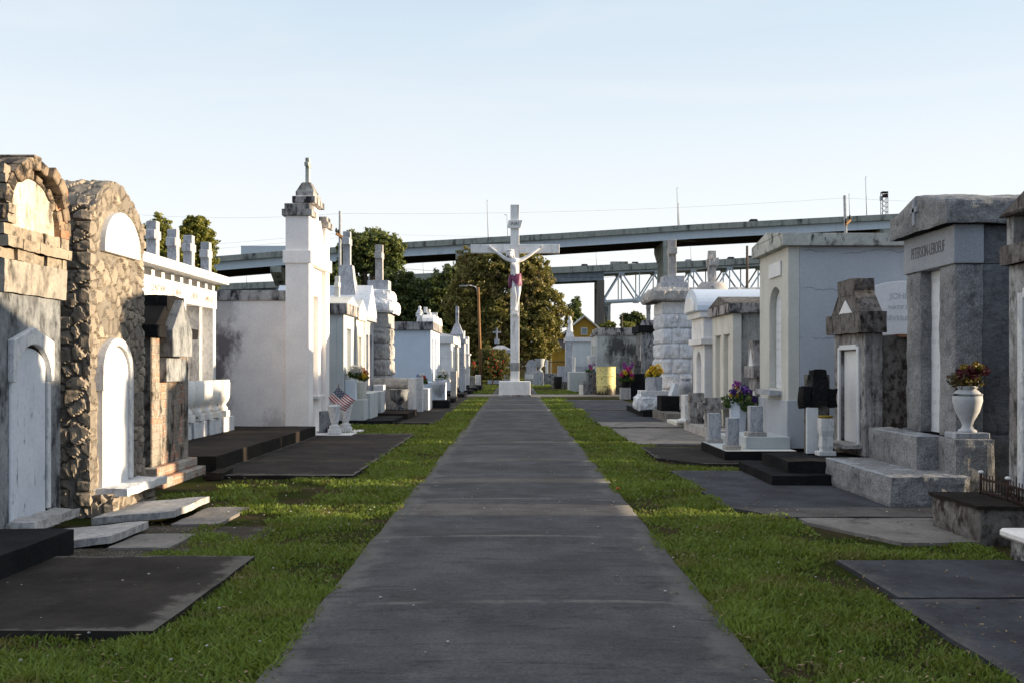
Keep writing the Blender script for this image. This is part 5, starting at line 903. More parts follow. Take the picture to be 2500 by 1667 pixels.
block('dark_pedestal', 'dark cement pedestal with white pot left of the barrel', 'pedestal', XY(1434, 53), XY(1456, 53), 53, 54, 0, 1.2, 'grey', rough=True); block('brown_box', 'brown box tomb corner directly behind the barrel', 'box tomb', XY(1447, 52.5), XY(1530, 52.5), 52.5, 53.8, 0, 1.1, 'brown', rough=True)
urn('white pot with pink flowers on dark pedestal left of barrel', XY(1444, 53.3), 53.3, 1.2, .85, .26, 'marble', 'bowl'); urn('dark plastic pot before the grey marble box tomb', XY(1362, 62), 62, .1, .75, .28, 'black', 'cone')
block('black_box', 'black cement box right of the pink flower vase', 'box tomb', XY(1540, 44), XY(1590, 44), 44, 46, 0, 1.15, 'darker', rough=True); block('vase_stand', 'round pale stand under the dark flower vase', 'stand', XY(1515, 43.5), XY(1540, 43.5), 43.5, 43.9, .05, .55, 'wmarble', rough=True)
urn('dark vase holding pink and yellow flowers near the barrel', XY(1528, 43.7), 43.7, .55, .75, .2, 'darker', 'cone'); 
for i, (x, w_) in enumerate(((1549, 8), (1558, 7))): block('dark_stub', ('left', 'right')[i] + ' mildewed stub on the black cement box', 'stub', XY(x, 44.6), XY(x + w_, 44.6), 44.6, 44.9, 1.15, (2.0, 1.75)[i], 'brown', rough=True)
t = T('grave_marker', 'round topped grey marble grave marker far behind the crucifix', 'grave marker', (XY(1297, 78), 78, 0)); m = MB(); m.box(XY(1281, 78), XY(1315, 78), 78, 78.8, 0, 1.0); t.part('base', m, M['gmarble']); m = MB(); m.prism(arch(XY(1285, 78), XY(1310, 78), 1.0, 2.0, 12, 1.5), 78.1, 78.5); t.part('tablet', m, M['gmarble'])
m = MB(); m.box(XY(1282, 77.5), XY(1301, 77.5), 77.4, 77.6, .5, .85); t.part('plaque', m, M['tablet'])
block('marble_cube', 'grey marble block right of the round topped marker', 'block', XY(1302, 74), XY(1327, 74), 74, 75, 0, 1.05, 'gmarble'); urn('stone urn on the grey marble block behind the crucifix', XY(1318, 76), 76, 1.05, 1.0, .4, 'gmarble', 'bowl')
block('white_post', 'slim white grave post near the ochre house', 'post', XY(1332, 80), XY(1338, 80), 80, 80.3, .9, 2.0, 'marble'); block('dark_curb', 'low dark kerb under the slim white grave post', 'kerb', XY(1326, 80), XY(1372, 80), 79.8, 80.8, 0, .9, 'grey')
# left small objects
m = MB(); m.box(-3.42, -2.62, 37.0, 38.2, .23, .90); solo('white_box', 'pale blue cement box on the black plinth left of path', 'box tomb', m, M['bluew'], (-3, 37, .23)); urn('grey urn before the pale cement box left of path', -2.82, 36.9, .23, .82, .26, 'gmarble', 'vase')
block('white_post', 'white square post holding pale flowers left of path', 'post', -2.8, -2.45, 37.3, 37.9, .901, 1.0, 'marble'); urn('dark weathered urn before the low grey marble wall', -3.42, 29.4, .2, .62, .3, 'grey', 'bowl')
block('marble_post', 'mottled marble post left of the dark weathered urn', 'post', -4.15, -3.85, 29.2, 29.6, .2, .95, 'mossm'); block('white_box', 'white cement box with sunlit face left of dark urn', 'box tomb', -4.2, -3.7, 27.55, 28.3, .2, .80, 'pale'); block('white_box', 'white cement box beside the grey green tomb ledge', 'box tomb', -4.1, -3.72, 25.6, 27.0, .14, .8, 'pale')
block('white_vase', 'white square planter holding white flowers on the grey green ledge', 'planter', -4.26, -4.0, 24.95, 25.25, .662, 1.15, 'bluew'); urn('cream vase holding orange flowers on the grey green ledge', -3.9, 25.4, .662, .42, .13, 'cream', 'cone')
block('white_trough', 'pale trough standing at the end of the marble coping wall', 'trough', XY(1024, 33), XY(1046, 33), 33, 34.5, .03, .75, 'marble'); block('dark_steps', 'dark low steps behind the pale trough', 'steps', -2.9, -2.3, 34.7, 35.6, 0, .3, 'darker')
for i, (px, py0, py1, Y, mt) in enumerate(((1100, 905, 960, 47, 'wmarble'), (1122, 898, 950, 52, 'gmarble'), (1128, 912, 952, 52.5, 'marble'), (1146, 918, 945, 58, 'stain'), (1160, 915, 935, 66, 'white'))):
    block('grave_block', ('mottled block by the hewn roof tomb', 'grey upright stone past the mottled block', 'white sunlit stone beside the grey upright stone', 'stained block near the white stepped monument', 'white box at the foot of the red flowering bush')[i] + ' left of path', 'grave marker', XY(px, Y), XY(px + (14, 10, 8, 14, 13)[i], Y), Y, Y + .9, 0, ZY(py0, Y), mt, rough=i in (0, 3))
for i, Y in enumerate((47.2, 52, 57.5, 62)): slab(('first', 'second', 'third', 'fourth')[i] + ' low dark plinth past the crossing at left', -4.2, -2.4 + .1 * i, Y, Y + 3.6, .18 + .03 * i, 'darker', name='platform', cat='platform', res=.4)
# ================= flowers =================
M['maroonleaf'] = leafmat('maroon_leaves', (.06, .02, .02), (.10, .08, .03))
def petals(cs, r, n, size, rng=NR, flat=1.):
    d = rng.normal(size=(n, 3)); d /= np.linalg.norm(d, axis=1)[:, None]; p = np.array(cs)[rng.integers(0, len(cs), n)] + d * (r * rng.uniform(.45, 1., n))[:, None] * np.array([1, 1, flat])
    a = np.cross(d, rng.normal(size=(n, 3))); a /= np.linalg.norm(a, axis=1)[:, None]; b = np.cross(d, a) * .8 + d * .6; s = (size * rng.uniform(.6, 1.3, n))[:, None]
    V = np.stack([p - a * s * .6, p - b * s * .2, p + a * s * .6, p + b * s], 1); return V.reshape(-1, 3), np.arange(4 * n).reshape(-1, 4), np.repeat(rng.uniform(0, 1, n), 4)
def bouquet(label, c, R, spots, leaf=250, lr=.9, ls=.05, px=.05, lm='leafy'):
    """spots: (dx,dz,r,colour)"""
    t = T('bouquet', label, 'flowers', c); V, Fa, rn = petals([(c[0], c[1] + .02, c[2] - R * .25)], R * lr, leaf, ls, flat=.55); t.part('foliage', fast_mesh('foliage', V, Fa, rn), M[lm], bev=0)
    for (dx, dz, r, col) in spots:
        cc = (c[0] + dx, c[1] + random.uniform(-.6, -.1) * R, c[2] + dz); V, Fa, rn = petals([cc], r * 1.08, int(150), r * .38); t.part('blossom', fast_mesh('blossom', V, Fa, rn), M[col], bev=0)
    return t
def sp(c, Y, L): return [(XY(x, Y) - c[0], ZY(y, Y) - c[2], r * Y / F, col) for x, y, r, col in L]
c = (XY(1810, 18.1), 18.1, ZY(968, 18.1)); P, Yw = 'flower_p', 'flower_y'
urn('tall white octagonal vase with purple bouquet before the cream fronted tomb', XY(1801, 18.1), 18.1, .25, .63, .17, 'bluew', 'cone', n=6); block('cement_step', 'pale cement step under the purple bouquet vase', 'step', 3.8, 4.36, 17.6, 18.7, .05, .25, 'pale')
bouquet('purple and yellow bouquet in tall white vase', c, .36, sp(c, 18.1, [(1794, 940, 11, 'flower_v'), (1783, 955, 9, P), (1812, 950, 11, P), (1808, 968, 11, P), (1836, 973, 8, P), (1824, 958, 8, P), (1793, 947, 5, Yw), (1805, 955, 5, Yw), (1793, 963, 6, Yw), (1827, 963, 6, Yw), (1780, 962, 5, Yw), (1829, 972, 5, Yw)]), 400, 1., .06)
c = (XY(1594, 29.4), 29.4, ZY(910, 29.4)); bouquet('round yellow chrysanthemums in hexagonal holder', c, .25, sp(c, 29.4, [(1585, 908, 8, Yw), (1592, 898, 7, Yw), (1604, 897, 9, Yw), (1611, 906, 8, Yw), (1597, 911, 9, Yw), (1580, 913, 6, Yw)]), 350, 1., .06)
c = (XY(1530, 43.7), 43.7, ZY(920, 43.7)); bouquet('magenta and yellow flowers in dark vase right of barrel', c, .35, sp(c, 43.7, [(1526, 895, 6, 'flower_v'), (1540, 895, 5, 'flower_v'), (1523, 888, 4, 'flower_v'), (1543, 889, 4, 'flower_v'), (1532, 902, 7, 'flower_m'), (1518, 913, 6, 'flower_m'), (1541, 915, 6, 'flower_m'), (1525, 909, 7, Yw), (1537, 905, 6, Yw), (1541, 922, 5, Yw), (1531, 926, 4, Yw)]), 300, 1., .08)
c = (4.91, 10.80, 1.40); bouquet('burgundy and mustard flowers in the large pale vase', c, .21, sp(c, 10.8, [(2345, 912, 13, 'burg'), (2362, 905, 14, 'burg'), (2378, 910, 14, 'burg'), (2392, 905, 12, 'burg'), (2338, 920, 9, 'burg'), (2352, 898, 11, 'mustard'), (2372, 895, 12, 'mustard'), (2385, 898, 9, 'mustard'), (2366, 920, 12, 'burg')]), 450, .95, .035, lm='maroonleaf')
c = (XY(864, 25.1), 25.1, ZY(908, 25.1)); bouquet('white flowers in square planter by grey green tomb', c, .2, sp(c, 25.1, [(862, 899, 9, 'flower_w'), (878, 900, 10, 'flower_w'), (872, 908, 7, 'flower_w'), (866, 908, 7, 'flower_w')]), 250, 1., .05)
c = (XY(886, 25.4), 25.4, ZY(918, 25.4)); bouquet('orange and yellow flowers in cream vase', c, .15, sp(c, 25.4, [(886, 905, 8, 'flower_o'), (893, 910, 7, 'flower_o'), (890, 918, 8, Yw), (882, 917, 6, 'flower_o'), (895, 918, 5, Yw)]), 200, 1., .05)
c = (XY(1080, 37.3), 37.6, ZY(916, 37.5)); bouquet('cream white flowers on white post left of path', c, .25, sp(c, 37.5, [(1073, 911, 6, 'flower_w'), (1080, 907, 6, 'flower_w'), (1088, 911, 6, 'flower_w'), (1092, 919, 5, 'flower_w'), (1071, 919, 5, 'flower_w'), (1082, 915, 6, 'flower_w')]), 300, 1., .06)
block('dark_post', 'mottled grey post under the blue white red flowers', 'post', XY(1023, 34.2), XY(1034, 34.2), 34.2, 34.5, .03, 1.0, 'mossm'); c = (XY(1028, 34.3), 34.3, ZY(925, 34.3)); bouquet('blue white and red flowers on mottled post', c, .25, sp(c, 34.3, [(1022, 917, 5, 'flower_b'), (1029, 915, 5, 'flower_w'), (1036, 921, 5, 'flower_r'), (1025, 923, 5, 'flower_b'), (1031, 921, 4, 'flower_w')]), 300, 1., .06)
c = (XY(1442, 53.3), 53.2, ZY(902, 53.3)); bouquet('thin pink flowers in white pot left of barrel', c, .3, sp(c, 53.3, [(1440, 893, 4, 'flower_v'), (1451, 890, 2.5, 'flower_v'), (1443, 899, 3, 'flower_m')]), 90, .9, .09)
c = (XY(1157, 65.3), 64.9, ZY(890, 65)); bouquet('red flowers on the white stepped monument', c, .4, sp(c, 65, [(1157, 886, 4, 'flower_r'), (1158, 894, 4, 'flower_o'), (1156, 899, 3, 'flower_r')]), 60, .8, .1)
# red petal on the grass edge
m = MB(); m.ball((1.22, 11.8, .05), .022, 7, 5, 1.6, .7, .5); solo('red_blossom', 'single fallen red blossom at right edge of the path', 'flower', m, M['flower_r'], (1.22, 11.8, .05), bev=0)
# ================= trees =================
def limb(m, pts, r0, r1):
    n = len(pts) - 1
    for i in range(n): m.tube(pts[i], pts[i + 1], r0 + (r1 - r0) * i / n, r0 + (r1 - r0) * (i + 1) / n, 8)
def tree(name, label, Y, ell, leaf, mat, n, size, trunk=None, clump=.22, group=None, tr=.35, cat='tree', dens=1., limbs=7, shell=.55):
    """ell: crown lobes as photo ellipses (cx, cy, rx, ry) at distance Y"""
    E3 = [(XY(a, Y), ZY(b, Y), c * Y / F, d * Y / F) for a, b, c, d in ell]; bx = sum(e[0] * e[2] for e in E3) / sum(e[2] for e in E3); tx = XY(trunk, Y) if trunk else bx
    t = T(name, label, cat, (tx, Y, 0), group); vol = np.array([e[2] ** 2 * e[3] for e in E3]); vol /= vol.sum(); nc = max(60, n // 40); C = []; rs = []
    for k in range(nc):
        e = E3[NR.choice(len(E3), p=vol)]; d = NR.normal(size=3); d /= np.linalg.norm(d); r = NR.uniform(shell, 1.) ** .6 * (1 + .16 * (NR.uniform(0, 1) < .2)); dy = min(e[2], 5.5)
        d = d * (1 + .12 * NR.normal()); C.append((e[0] + d[0] * e[2] * r, Y + d[1] * dy * r, max(.6, e[1] + d[2] * e[3] * r))); rs.append(clump * NR.uniform(.5, 1.3) * (e[2] * e[3]) ** .5 + size)
    C = np.array(C); rs = np.array(rs); i = NR.integers(0, nc, n); d = NR.normal(size=(n, 3)); d /= np.linalg.norm(d, axis=1)[:, None]; rr = NR.uniform(.0, 1., n) ** .45
    p = C[i] + d * (rs[i] * rr)[:, None] * np.array([1, 1, .7]); a = NR.normal(size=(n, 3)); a /= np.linalg.norm(a, axis=1)[:, None]; b = np.cross(a, d); b /= (np.linalg.norm(b, axis=1)[:, None] + 1e-6); s = (size * NR.uniform(.5, 1.4, n))[:, None]
    V = np.stack([p - a * s * .5, p - b * s * .35, p + a * s * .6, p + b * s * .35], 1); rn = np.clip(.5 + (p[:, 2] - p[:, 2].mean()) * .02 + NR.normal(0, .25, n) + (NR.uniform(-.25, .25, nc))[i], 0, 1)
    t.part('crown', fast_mesh('crown', V.reshape(-1, 3), np.arange(4 * n).reshape(-1, 4), np.repeat(rn, 4)), M[mat], bev=0)
    m = MB(); zt = min(e[1] for e in E3); zm = max(zt, 1.5); base_ = Vector((tx, Y, 0)); mid = Vector((tx + (bx - tx) * .3, Y, zm * .8)); limb(m, [base_, base_.lerp(mid, .5) + Vector((.1, 0, 0)), mid], tr, tr * .6)
    for k in range(limbs):
        e = E3[k % len(E3)]; d = Vector((NR.uniform(-.6, .6) * e[2], NR.uniform(-.5, .5) * min(e[2], 5), NR.uniform(-.2, .7) * e[3])); en = Vector((e[0], Y, e[1])) + d; q1 = mid.lerp(en, .5) + Vector((0, 0, -.1 * (en - mid).length)); limb(m, [mid, q1, en], tr * .5, tr * .08)
    t.part('trunk', m, M['wood'], bev=0); return t
tree('pine_tree', 'round topped pine with open trunk standing left of the bridge', 120, [(905, 592, 62, 28), (860, 608, 32, 30), (950, 605, 38, 32), (905, 620, 60, 26), (845, 640, 20, 28), (955, 645, 36, 26), (890, 650, 38, 20), (870, 672, 20, 20), (930, 665, 30, 16)], 0, 'pine', 32000, .32, 905, .11, tr=.5, limbs=18, shell=.25)
tree('oak_tree', 'broad golden green oak directly behind the crucifix', 95, [(1300, 690, 48, 55), (1330, 755, 45, 60), (1372, 775, 24, 34), (1290, 800, 70, 60), (1240, 690, 55, 70), (1195, 650, 50, 38), (1150, 625, 30, 22), (1160, 690, 55, 55), (1225, 790, 70, 70), (1310, 840, 50, 36), (1140, 740, 50, 60), (1180, 830, 60, 50), (1265, 640, 50, 30)], 0, 'oak', 105000, .235, 1235, .115, tr=.6, limbs=14)
tree('oak_tree', 'dark green oak mass left of the street lamp', 105, [(1080, 720, 55, 45), (1095, 685, 45, 30), (1040, 745, 55, 55), (1005, 745, 50, 60), (960, 700, 40, 42), (960, 785, 50, 60), (1080, 800, 60, 60), (1130, 780, 55, 60), (1030, 820, 80, 50), (1110, 850, 50, 40), (985, 680, 30, 25)], 0, 'oakd', 70000, .30, 1060, .14, tr=.6, limbs=10)
tree('dark_tree', 'dark tree behind the utility pole beside the pine', 112, [(822, 690, 30, 32), (850, 720, 34, 30), (805, 715, 22, 30), (880, 740, 40, 25), (925, 750, 40, 30)], 0, 'oakd', 16000, .34, 830, .22, tr=.3)
tree('poplar_tree', 'left of two yellow green trees behind the four crosses', 62, [(385, 560, 28, 28), (395, 600, 40, 38), (370, 585, 20, 30), (410, 640, 40, 35), (430, 590, 22, 20)], 0, 'poplar', 26000, .18, 400, .12, tr=.25, shell=.2)
tree('poplar_tree', 'right taller yellow green tree behind the four crosses', 64, [(474, 552, 30, 22), (465, 580, 35, 26), (490, 600, 32, 40), (505, 645, 22, 36), (475, 650, 30, 35), (522, 690, 12, 25), (500, 570, 20, 18)], 0, 'poplar', 28000, .18, 485, .12, tr=.25, shell=.2)
tree('conifer_tree', 'dark narrow tree tip at right of the golden oak', 128, [(1404, 745, 10, 16), (1400, 775, 16, 25), (1408, 790, 12, 20)], 0, 'oakd', 5000, .36, 1400, .25, tr=.2)
tree('far_tree', 'small round dark tree above the stained tomb', 190, [(1553, 778, 15, 12), (1540, 782, 10, 9), (1564, 785, 9, 11), (1528, 780, 10, 12)], 0, 'oakd', 6000, .5, 1553, .25, tr=.3)
tree('far_shrub', 'low green treetop above the tall brown bridge pier foot', 180, [(1487, 795, 12, 7), (1475, 798, 8, 5), (1530, 797, 14, 6)], 0, 'poplar', 3000, .45, 1487, .3, tr=.2)
t = tree('rose_bush', 'rounded rose bush with red blooms left of the crucifix', 76, [(1200, 890, 36, 34), (1180, 905, 25, 28), (1222, 900, 26, 32), (1195, 865, 26, 18), (1225, 875, 18, 22)], 0, 'rosel', 30000, .11, 1202, .16, tr=.06, cat='bush', limbs=12)
for k in range(16):
    a = random.uniform(0, 6.28); r = random.uniform(.2, 1.); x = XY(1202 + 36 * r * math.cos(a), 75); z = ZY(886 - 34 * r * math.sin(a), 75); V, Fa, rn = petals([(x, 75.0 - random.uniform(0, .9) * (1 - r) - .3, z)], .04, 24, .04); t.part('bloom', fast_mesh('bloom', V, Fa, rn), M['flower_r'], bev=0)
# distant tree line closing the horizon
def treeline():
    P = []; 
    for k in range(900):
        x = NR.uniform(-320, 320); P.append((x, 420 + NR.uniform(-10, 10), NR.uniform(1, 6) + 2.5 * noise.noise(Vector((x * .03, 0, 0)))))
    P = np.array(P); n = 40000; i = NR.integers(0, len(P), n); p = P[i] + NR.normal(size=(n, 3)) * np.array([2.2, 2.2, 1.5]); a = NR.normal(size=(n, 3)); b = NR.normal(size=(n, 3)); s = .5
    return fast_mesh('far_wood', np.stack([p - a * s, p - b * s, p + a * s, p + b * s], 1).reshape(-1, 3), np.arange(4 * n).reshape(-1, 4), NR.uniform(0, 1, 4 * n))
o = struct('far_wood', treeline(), M['oakd'], 'stuff'); o['label'] = 'low dark line of distant trees along the horizon'; o['category'] = 'trees'
# ================= house, poles, wires =================
HY = 112; t = T('house', 'ochre clapboard house with two dark chimneys beyond the tombs', 'house', (XY(1420, HY), HY, 0)); a, b = XY(1383, HY), XY(1470, HY); gz = ZY(775, HY); ez = ZY(812, HY)
m = MB(); m.box(a, b, HY, HY + 9, 0, ez); m.prism([(a, ez), (b, ez), ((a + b) / 2, gz)], HY, HY + 9); t.part('wall', m, M['yellow'])
m = MB(); c_ = (a + b) / 2; m.prism([(a - .4, ez - .25), (a - .4, ez - .05), (c_, gz + .25), (b + .4, ez - .05), (b + .4, ez - .25), (c_, gz + .05)], HY - .35, HY + 9.2); t.part('roof', m, M['cream'])
m = MB(); m.box(XY(1372, HY), a - .002, HY + .4, HY + 8, 0, ZY(845, HY)); t.part('side_wing', m, M['yellow'])
w0, w1 = XY(1345, HY), a - .002; m = MB(); m.box(w0, w1, HY - 1.5, HY + 5, 0, ZY(848, HY)); t.part('wing', m, M['yellow']); m = MB(); m.frustum(w0 - .2, w1 - .01, HY - 1.8, HY + 5, ZY(848, HY), ZY(828, HY), .0, 2.2); t.part('wing_roof', m, M['roofd']); m = MB(); m.box(w0 - .15, w0 - .003, HY - 1.6, HY - 1.4, 0, ZY(849, HY)); m.box(w0 - .2, w1, HY - 1.6, HY - 1.502, ZY(851, HY), ZY(848, HY) - .01); t.part('trim', m, M['cream'])
m = MB(); m.prism([(XY(1345, HY), ZY(828, HY)), (a, ZY(828, HY)), (a, ZY(805, HY))], HY + .5, HY + 5); t.part('lean_gable', m, M['yellow'])
m = MB(); m.box(XY(1418, HY), XY(1434, HY), HY - .08, HY - .003, ZY(818, HY), ZY(800, HY)); wn = t.part('window', m, M['cream']); m = MB(); m.box(XY(1420, HY), XY(1432, HY), HY - .1, HY - .083, ZY(816, HY), ZY(802, HY)); t.part('pane', m, M['glass'], parent=wn)
for x0_, x1_, y_ in ((1424, 1432, 771), (1433, 1440, 779)): m = MB(); m.box(XY(x0_, HY), XY(x1_, HY), HY + 3, HY + 3.6, gz - 2.2, ZY(y_, HY)); t.part('chimney', m, M['darker'])
def fence(label, x0, x1, Y, z, n):
    t = T('iron_fence', label, 'fence', (x0, Y, 0))
    for zz in (.25, z - .15): m = MB(); m.bar((x0, Y, zz), (x1, Y, zz), .04, .05); t.part('rail', m, M['iron'], bev=0)
    m = MB()
    for i in range(n): x = x0 + (x1 - x0) * i / (n - 1); m.tube((x, Y, 0), (x, Y, z), .012, n=4)
    t.part('bars', m, M['iron'], bev=0)
fence('dark iron fence behind graves at end of the path', XY(1262, 88), XY(1380, 88), 88, 2.0, 70); fence('dark iron fence behind the rose bush', XY(1120, 90), XY(1260, 90), 90, 2.0, 70)
t = T('street_lamp', 'wooden pole street lamp with curved arm before the oak', 'street lamp', (XY(1172, 72), 72, 0)); x = XY(1171, 72); m = MB(); m.tube((x + .1, 72, 0), (x - .1, 72, ZY(702, 72)), .12, .09); t.part('pole', m, M['woodo'], bev=0)
pts = [Vector((x - .08, 72, ZY(715, 72))), Vector((XY(1162, 72), 72, ZY(702, 72))), Vector((XY(1152, 72), 72, ZY(698, 72))), Vector((XY(1140, 72), 72, ZY(697, 72)))]; m = MB(); limb(m, pts, .04, .04); t.part('arm', m, M['metal'], bev=0); m = MB(); m.box(XY(1121, 72), XY(1140, 72), 71.9, 72.15, ZY(700, 72), ZY(697, 72)); t.part('lamp_head', m, M['metal'])
def upole(label, x, Y, ytop, xb=None, r=.14, mat='wood', cross_=None):
    t = T('utility_pole', label, 'utility pole', (XY(xb or x, Y), Y, 0)); a = Vector((XY(xb or x, Y), Y, 0)); b = Vector((XY(x, Y), Y, ZY(ytop, Y))); m = MB(); m.tube(a, b, r * 1.2, r * .8); t.part('pole', m, M[mat], bev=0)
    if cross_:
        xa, ya, xc, yc = cross_; p, q_ = Vector((XY(xa, Y), Y - .2, ZY(ya, Y))), Vector((XY(xc, Y), Y + .2, ZY(yc, Y))); m = MB(); m.bar(p, q_, .12, .14); ca = t.part('crossarm', m, M['woodo'], bev=0)
        for k in (.02, .2, .95): e = p.lerp(q_, k); m = MB(); m.lathe([(.05, 0), (.08, .1), (.04, .25)], e + Vector((0, 0, .07)), 8); t.part('insulator', m, M['black'], parent=ca, bev=0)
upole('wooden utility pole with slanted crossarm beside the white tower tomb', 830, 58, 516, cross_=(822, 572, 850, 588), r=.09, mat='metal'); upole('wooden utility pole in front of the truss bridge', 1824, 80, 601, r=.12); upole('leaning grey metal pole above the pale blue tomb', 2062, 60, 478, 2076, r=.11, mat='metal', cross_=(2062, 550, 2078, 537)); upole('short dark pole beside the far round tree', 1519, 150, 767, r=.12)
def wire(label, pts, r=.012, sag=0.):
    m = MB(); Q = []
    for (x0, y0, Y0), (x1, y1, Y1) in zip(pts, pts[1:]):
        A_ = Vector((XY(x0, Y0), Y0, ZY(y0, Y0))); B_ = Vector((XY(x1, Y1), Y1, ZY(y1, Y1)))
        for k in range(12): f = k / 12; Q.append(A_.lerp(B_, f) - Vector((0, 0, sag * 4 * f * (1 - f))))
    Q.append(B_)
    for a_, b_ in zip(Q, Q[1:]): m.tube(a_, b_, r, n=4)
    solo('power_line', label, 'power line', m, M['black'], tuple(Q[0]), 'thin power lines against the sky', 0)
wire('topmost thin power line running over the left trees to the leaning pole', [(250, 518, 58), (830, 522, 58), (2062, 484, 60), (2700, 480, 60)], .005, .3); wire('upper thin power line from left tree toward the pole crossarm', [(400, 608, 58), (826, 571, 58), (1700, 590, 120)], .005); wire('lower thin power line from left tree toward the pole crossarm', [(400, 620, 58), (840, 580, 58), (1500, 640, 120)], .005)
wire('thick black cable hanging in front of the oak and the truss bridge', [(990, 657, 75), (1260, 678, 75), (1480, 678, 78), (1824, 648, 80), (2100, 615, 80)], .016)
# ================= bridges =================
def deckline(P, Y): return [Vector((XY(x, Y), Y, ZY(y, Y))) for x, y in P]
def strip(m, L, y0, y1, z0, z1):
    for a, b in zip(L, L[1:]):
        v = [(p.x, p.y + yy, p.z + zz) for p in (a, b) for yy, zz in ((y0, z0), (y1, z0), (y1, z1), (y0, z1))]; m.add(v, [(0, 1, 2, 3), (7, 6, 5, 4), (0, 4, 5, 1), (1, 5, 6, 2), (2, 6, 7, 3), (3, 7, 4, 0)])
def along(L, x):
    for a, b in zip(L, L[1:]):
        if a.x <= x <= b.x: return a.z + (b.z - a.z) * (x - a.x) / (b.x - a.x)
    return L[-1].z
BY = 200; L1 = deckline([(-300, 690), (300, 648), (531, 626), (680, 614), (1000, 591), (1369, 569.5), (1700, 548), (2200, 522), (2900, 490)], BY); t = T('highway_bridge', 'upper highway bridge with pale steel girder crossing the whole view', 'bridge', (0, BY, 0))
m = MB(); strip(m, L1, 0, .35, -.95, 0); t.part('parapet', m, M['brconc'], bev=0); m = MB()
for k in range(60): x = -120 + k * 4.2; z = along(L1, x); m.box(x, x + .07, BY - .02, BY - .003, z - .95, z + .03)
t.part('joints', m, M['metal'], bev=0); m = MB(); strip(m, L1, 13.6, 14, -.95, 0); t.part('parapet', m, M['brconc'], bev=0)
m = MB(); strip(m, L1, -.05, 14.05, -1.15, -.951); t.part('deck', m, M['brconc'], bev=0)
m = MB(); strip(m, L1, .6, .66, -2.8, -1.152); strip(m, L1, .4, .86, -2.84, -2.78); nst = 0
x = -120
while x < 130: z = along(L1, x); m.box(x, x + .06, .52 + BY, .6 + BY, z - 2.78, z - 1.16); x += 4.2
t.part('girder', m, M['brsteel'], bev=0)
m = MB()
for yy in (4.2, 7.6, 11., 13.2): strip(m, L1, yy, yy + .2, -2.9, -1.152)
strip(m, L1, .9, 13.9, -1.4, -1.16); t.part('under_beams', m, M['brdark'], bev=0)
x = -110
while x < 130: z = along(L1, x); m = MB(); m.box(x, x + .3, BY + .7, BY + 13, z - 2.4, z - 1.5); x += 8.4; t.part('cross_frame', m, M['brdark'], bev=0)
for px in (250, 672, 1125, 1633, 2165):
    x = XY(px, BY); z = along(L1, x) - 2.92; m = MB(); m.prism([(BY + .3, z), (BY + 13.6, z), (BY + 13.6, z - 1.2), (BY + 9.5, z - 3.6), (BY + 4.5, z - 3.6), (BY + .3, z - 1.2)], x - 1.1, x + 1.1, 'u'); m.box(x - .95, x + .95, BY + 4.6, BY + 9.4, 0, z - 3.59)
    if px == 1633: m.box(x - 1.05, x + 1.05, BY + .35, BY + 3.2, 0, z - 1.19)
    t.part('pier', m, M['brconc'], bev=.05)
B2 = 300; L2 = deckline([(-300, 735), (540, 693), (669, 687.5), (1015, 669), (1327, 653.6), (1464, 647.7), (1700, 637), (1868, 627), (2900, 575)], B2); t = T('truss_bridge', 'lower bridge with white steel truss span behind the upper bridge', 'bridge', (0, B2, 0))
m = MB(); strip(m, L2, 0, .4, -1.5, 0); t.part('parapet', m, M['brconc'], bev=0); m = MB(); strip(m, L2, 11.6, 12, -1.5, -.2); t.part('parapet', m, M['brconc'], bev=0); m = MB(); strip(m, L2, 0, 12, -1.9, -1.502); t.part('deck', m, M['brconc'], bev=0)
XT = XY(1474, B2); LG = [p for p in L2 if p.x < XT] + [Vector((XT, B2, along(L2, XT)))]; m = MB(); strip(m, LG, 1.0, 1.1, -4.4, -1.91); strip(m, LG, .8, 1.3, -4.5, -4.38); x = -150
while x < XT: z = along(L2, x); m.box(x, x + .12, B2 + .8, B2 + .99, z - 4.38, z - 1.92); x += 1.9
strip(m, LG, 10.6, 10.8, -4.4, -1.91); t.part('plate_girder', m, stone('tarnished_bridge_steel', (.25, .28, .31), (.19, .21, .23), stain=(.06, .06, .06), st=(.5, .7), sa=.7, streak=.1, ssc=.6, bump=.02), bev=0)
pw = 44.2 * B2 / F; NP = 30; nodes = []
def zt_(x): return along(L2, x) - 2.3
def zb_(x): return along(L2, x) - 2.3 - (8.6 - .4 * (x - XT) / 40)
for dy in (1.2, 10.6):
    m = MB(); m2 = MB()
    for i in range(NP): a, b = XT + i * pw, XT + (i + 1) * pw; m.bar((a, B2 + dy, zt_(a)), (b, B2 + dy, zt_(b)), .5, .6); m2.bar((a, B2 + dy, zb_(a)), (b, B2 + dy, zb_(b)), .5, .6)
    t.part('top_chord', m, M['brsteel'], bev=0); t.part('bottom_chord', m2, M['brsteel'], bev=0)
    for i in range(NP):
        a, b = XT + i * pw, XT + (i + 1) * pw; m = MB(); m.bar((a, B2 + dy, zt_(a) - .2), (a, B2 + dy, zb_(a) + .2), .3, .3); t.part('vertical', m, M['brsteel'], bev=0)
        m = MB(); m.bar((a, B2 + dy, zb_(a)), (b, B2 + dy, zt_(b)), .42, .42) if i % 2 == 0 else m.bar((a, B2 + dy, zt_(a)), (b, B2 + dy, zb_(b)), .42, .42); t.part('diagonal', m, M['brsteel'], bev=0)
        if i % 2 == 0: m = MB(); m.bar((a - .9, B2 + dy - .01, zb_(a)), (a + .9, B2 + dy - .01, zb_(a)), .55, 1.2); t.part('gusset', m, M['brsteel'], bev=0)
        else: m = MB(); m.bar((a - .9, B2 + dy - .01, zt_(a) - .2), (a + .9, B2 + dy - .01, zt_(a) - .2), .55, 1.); t.part('gusset', m, M['brsteel'], bev=0)
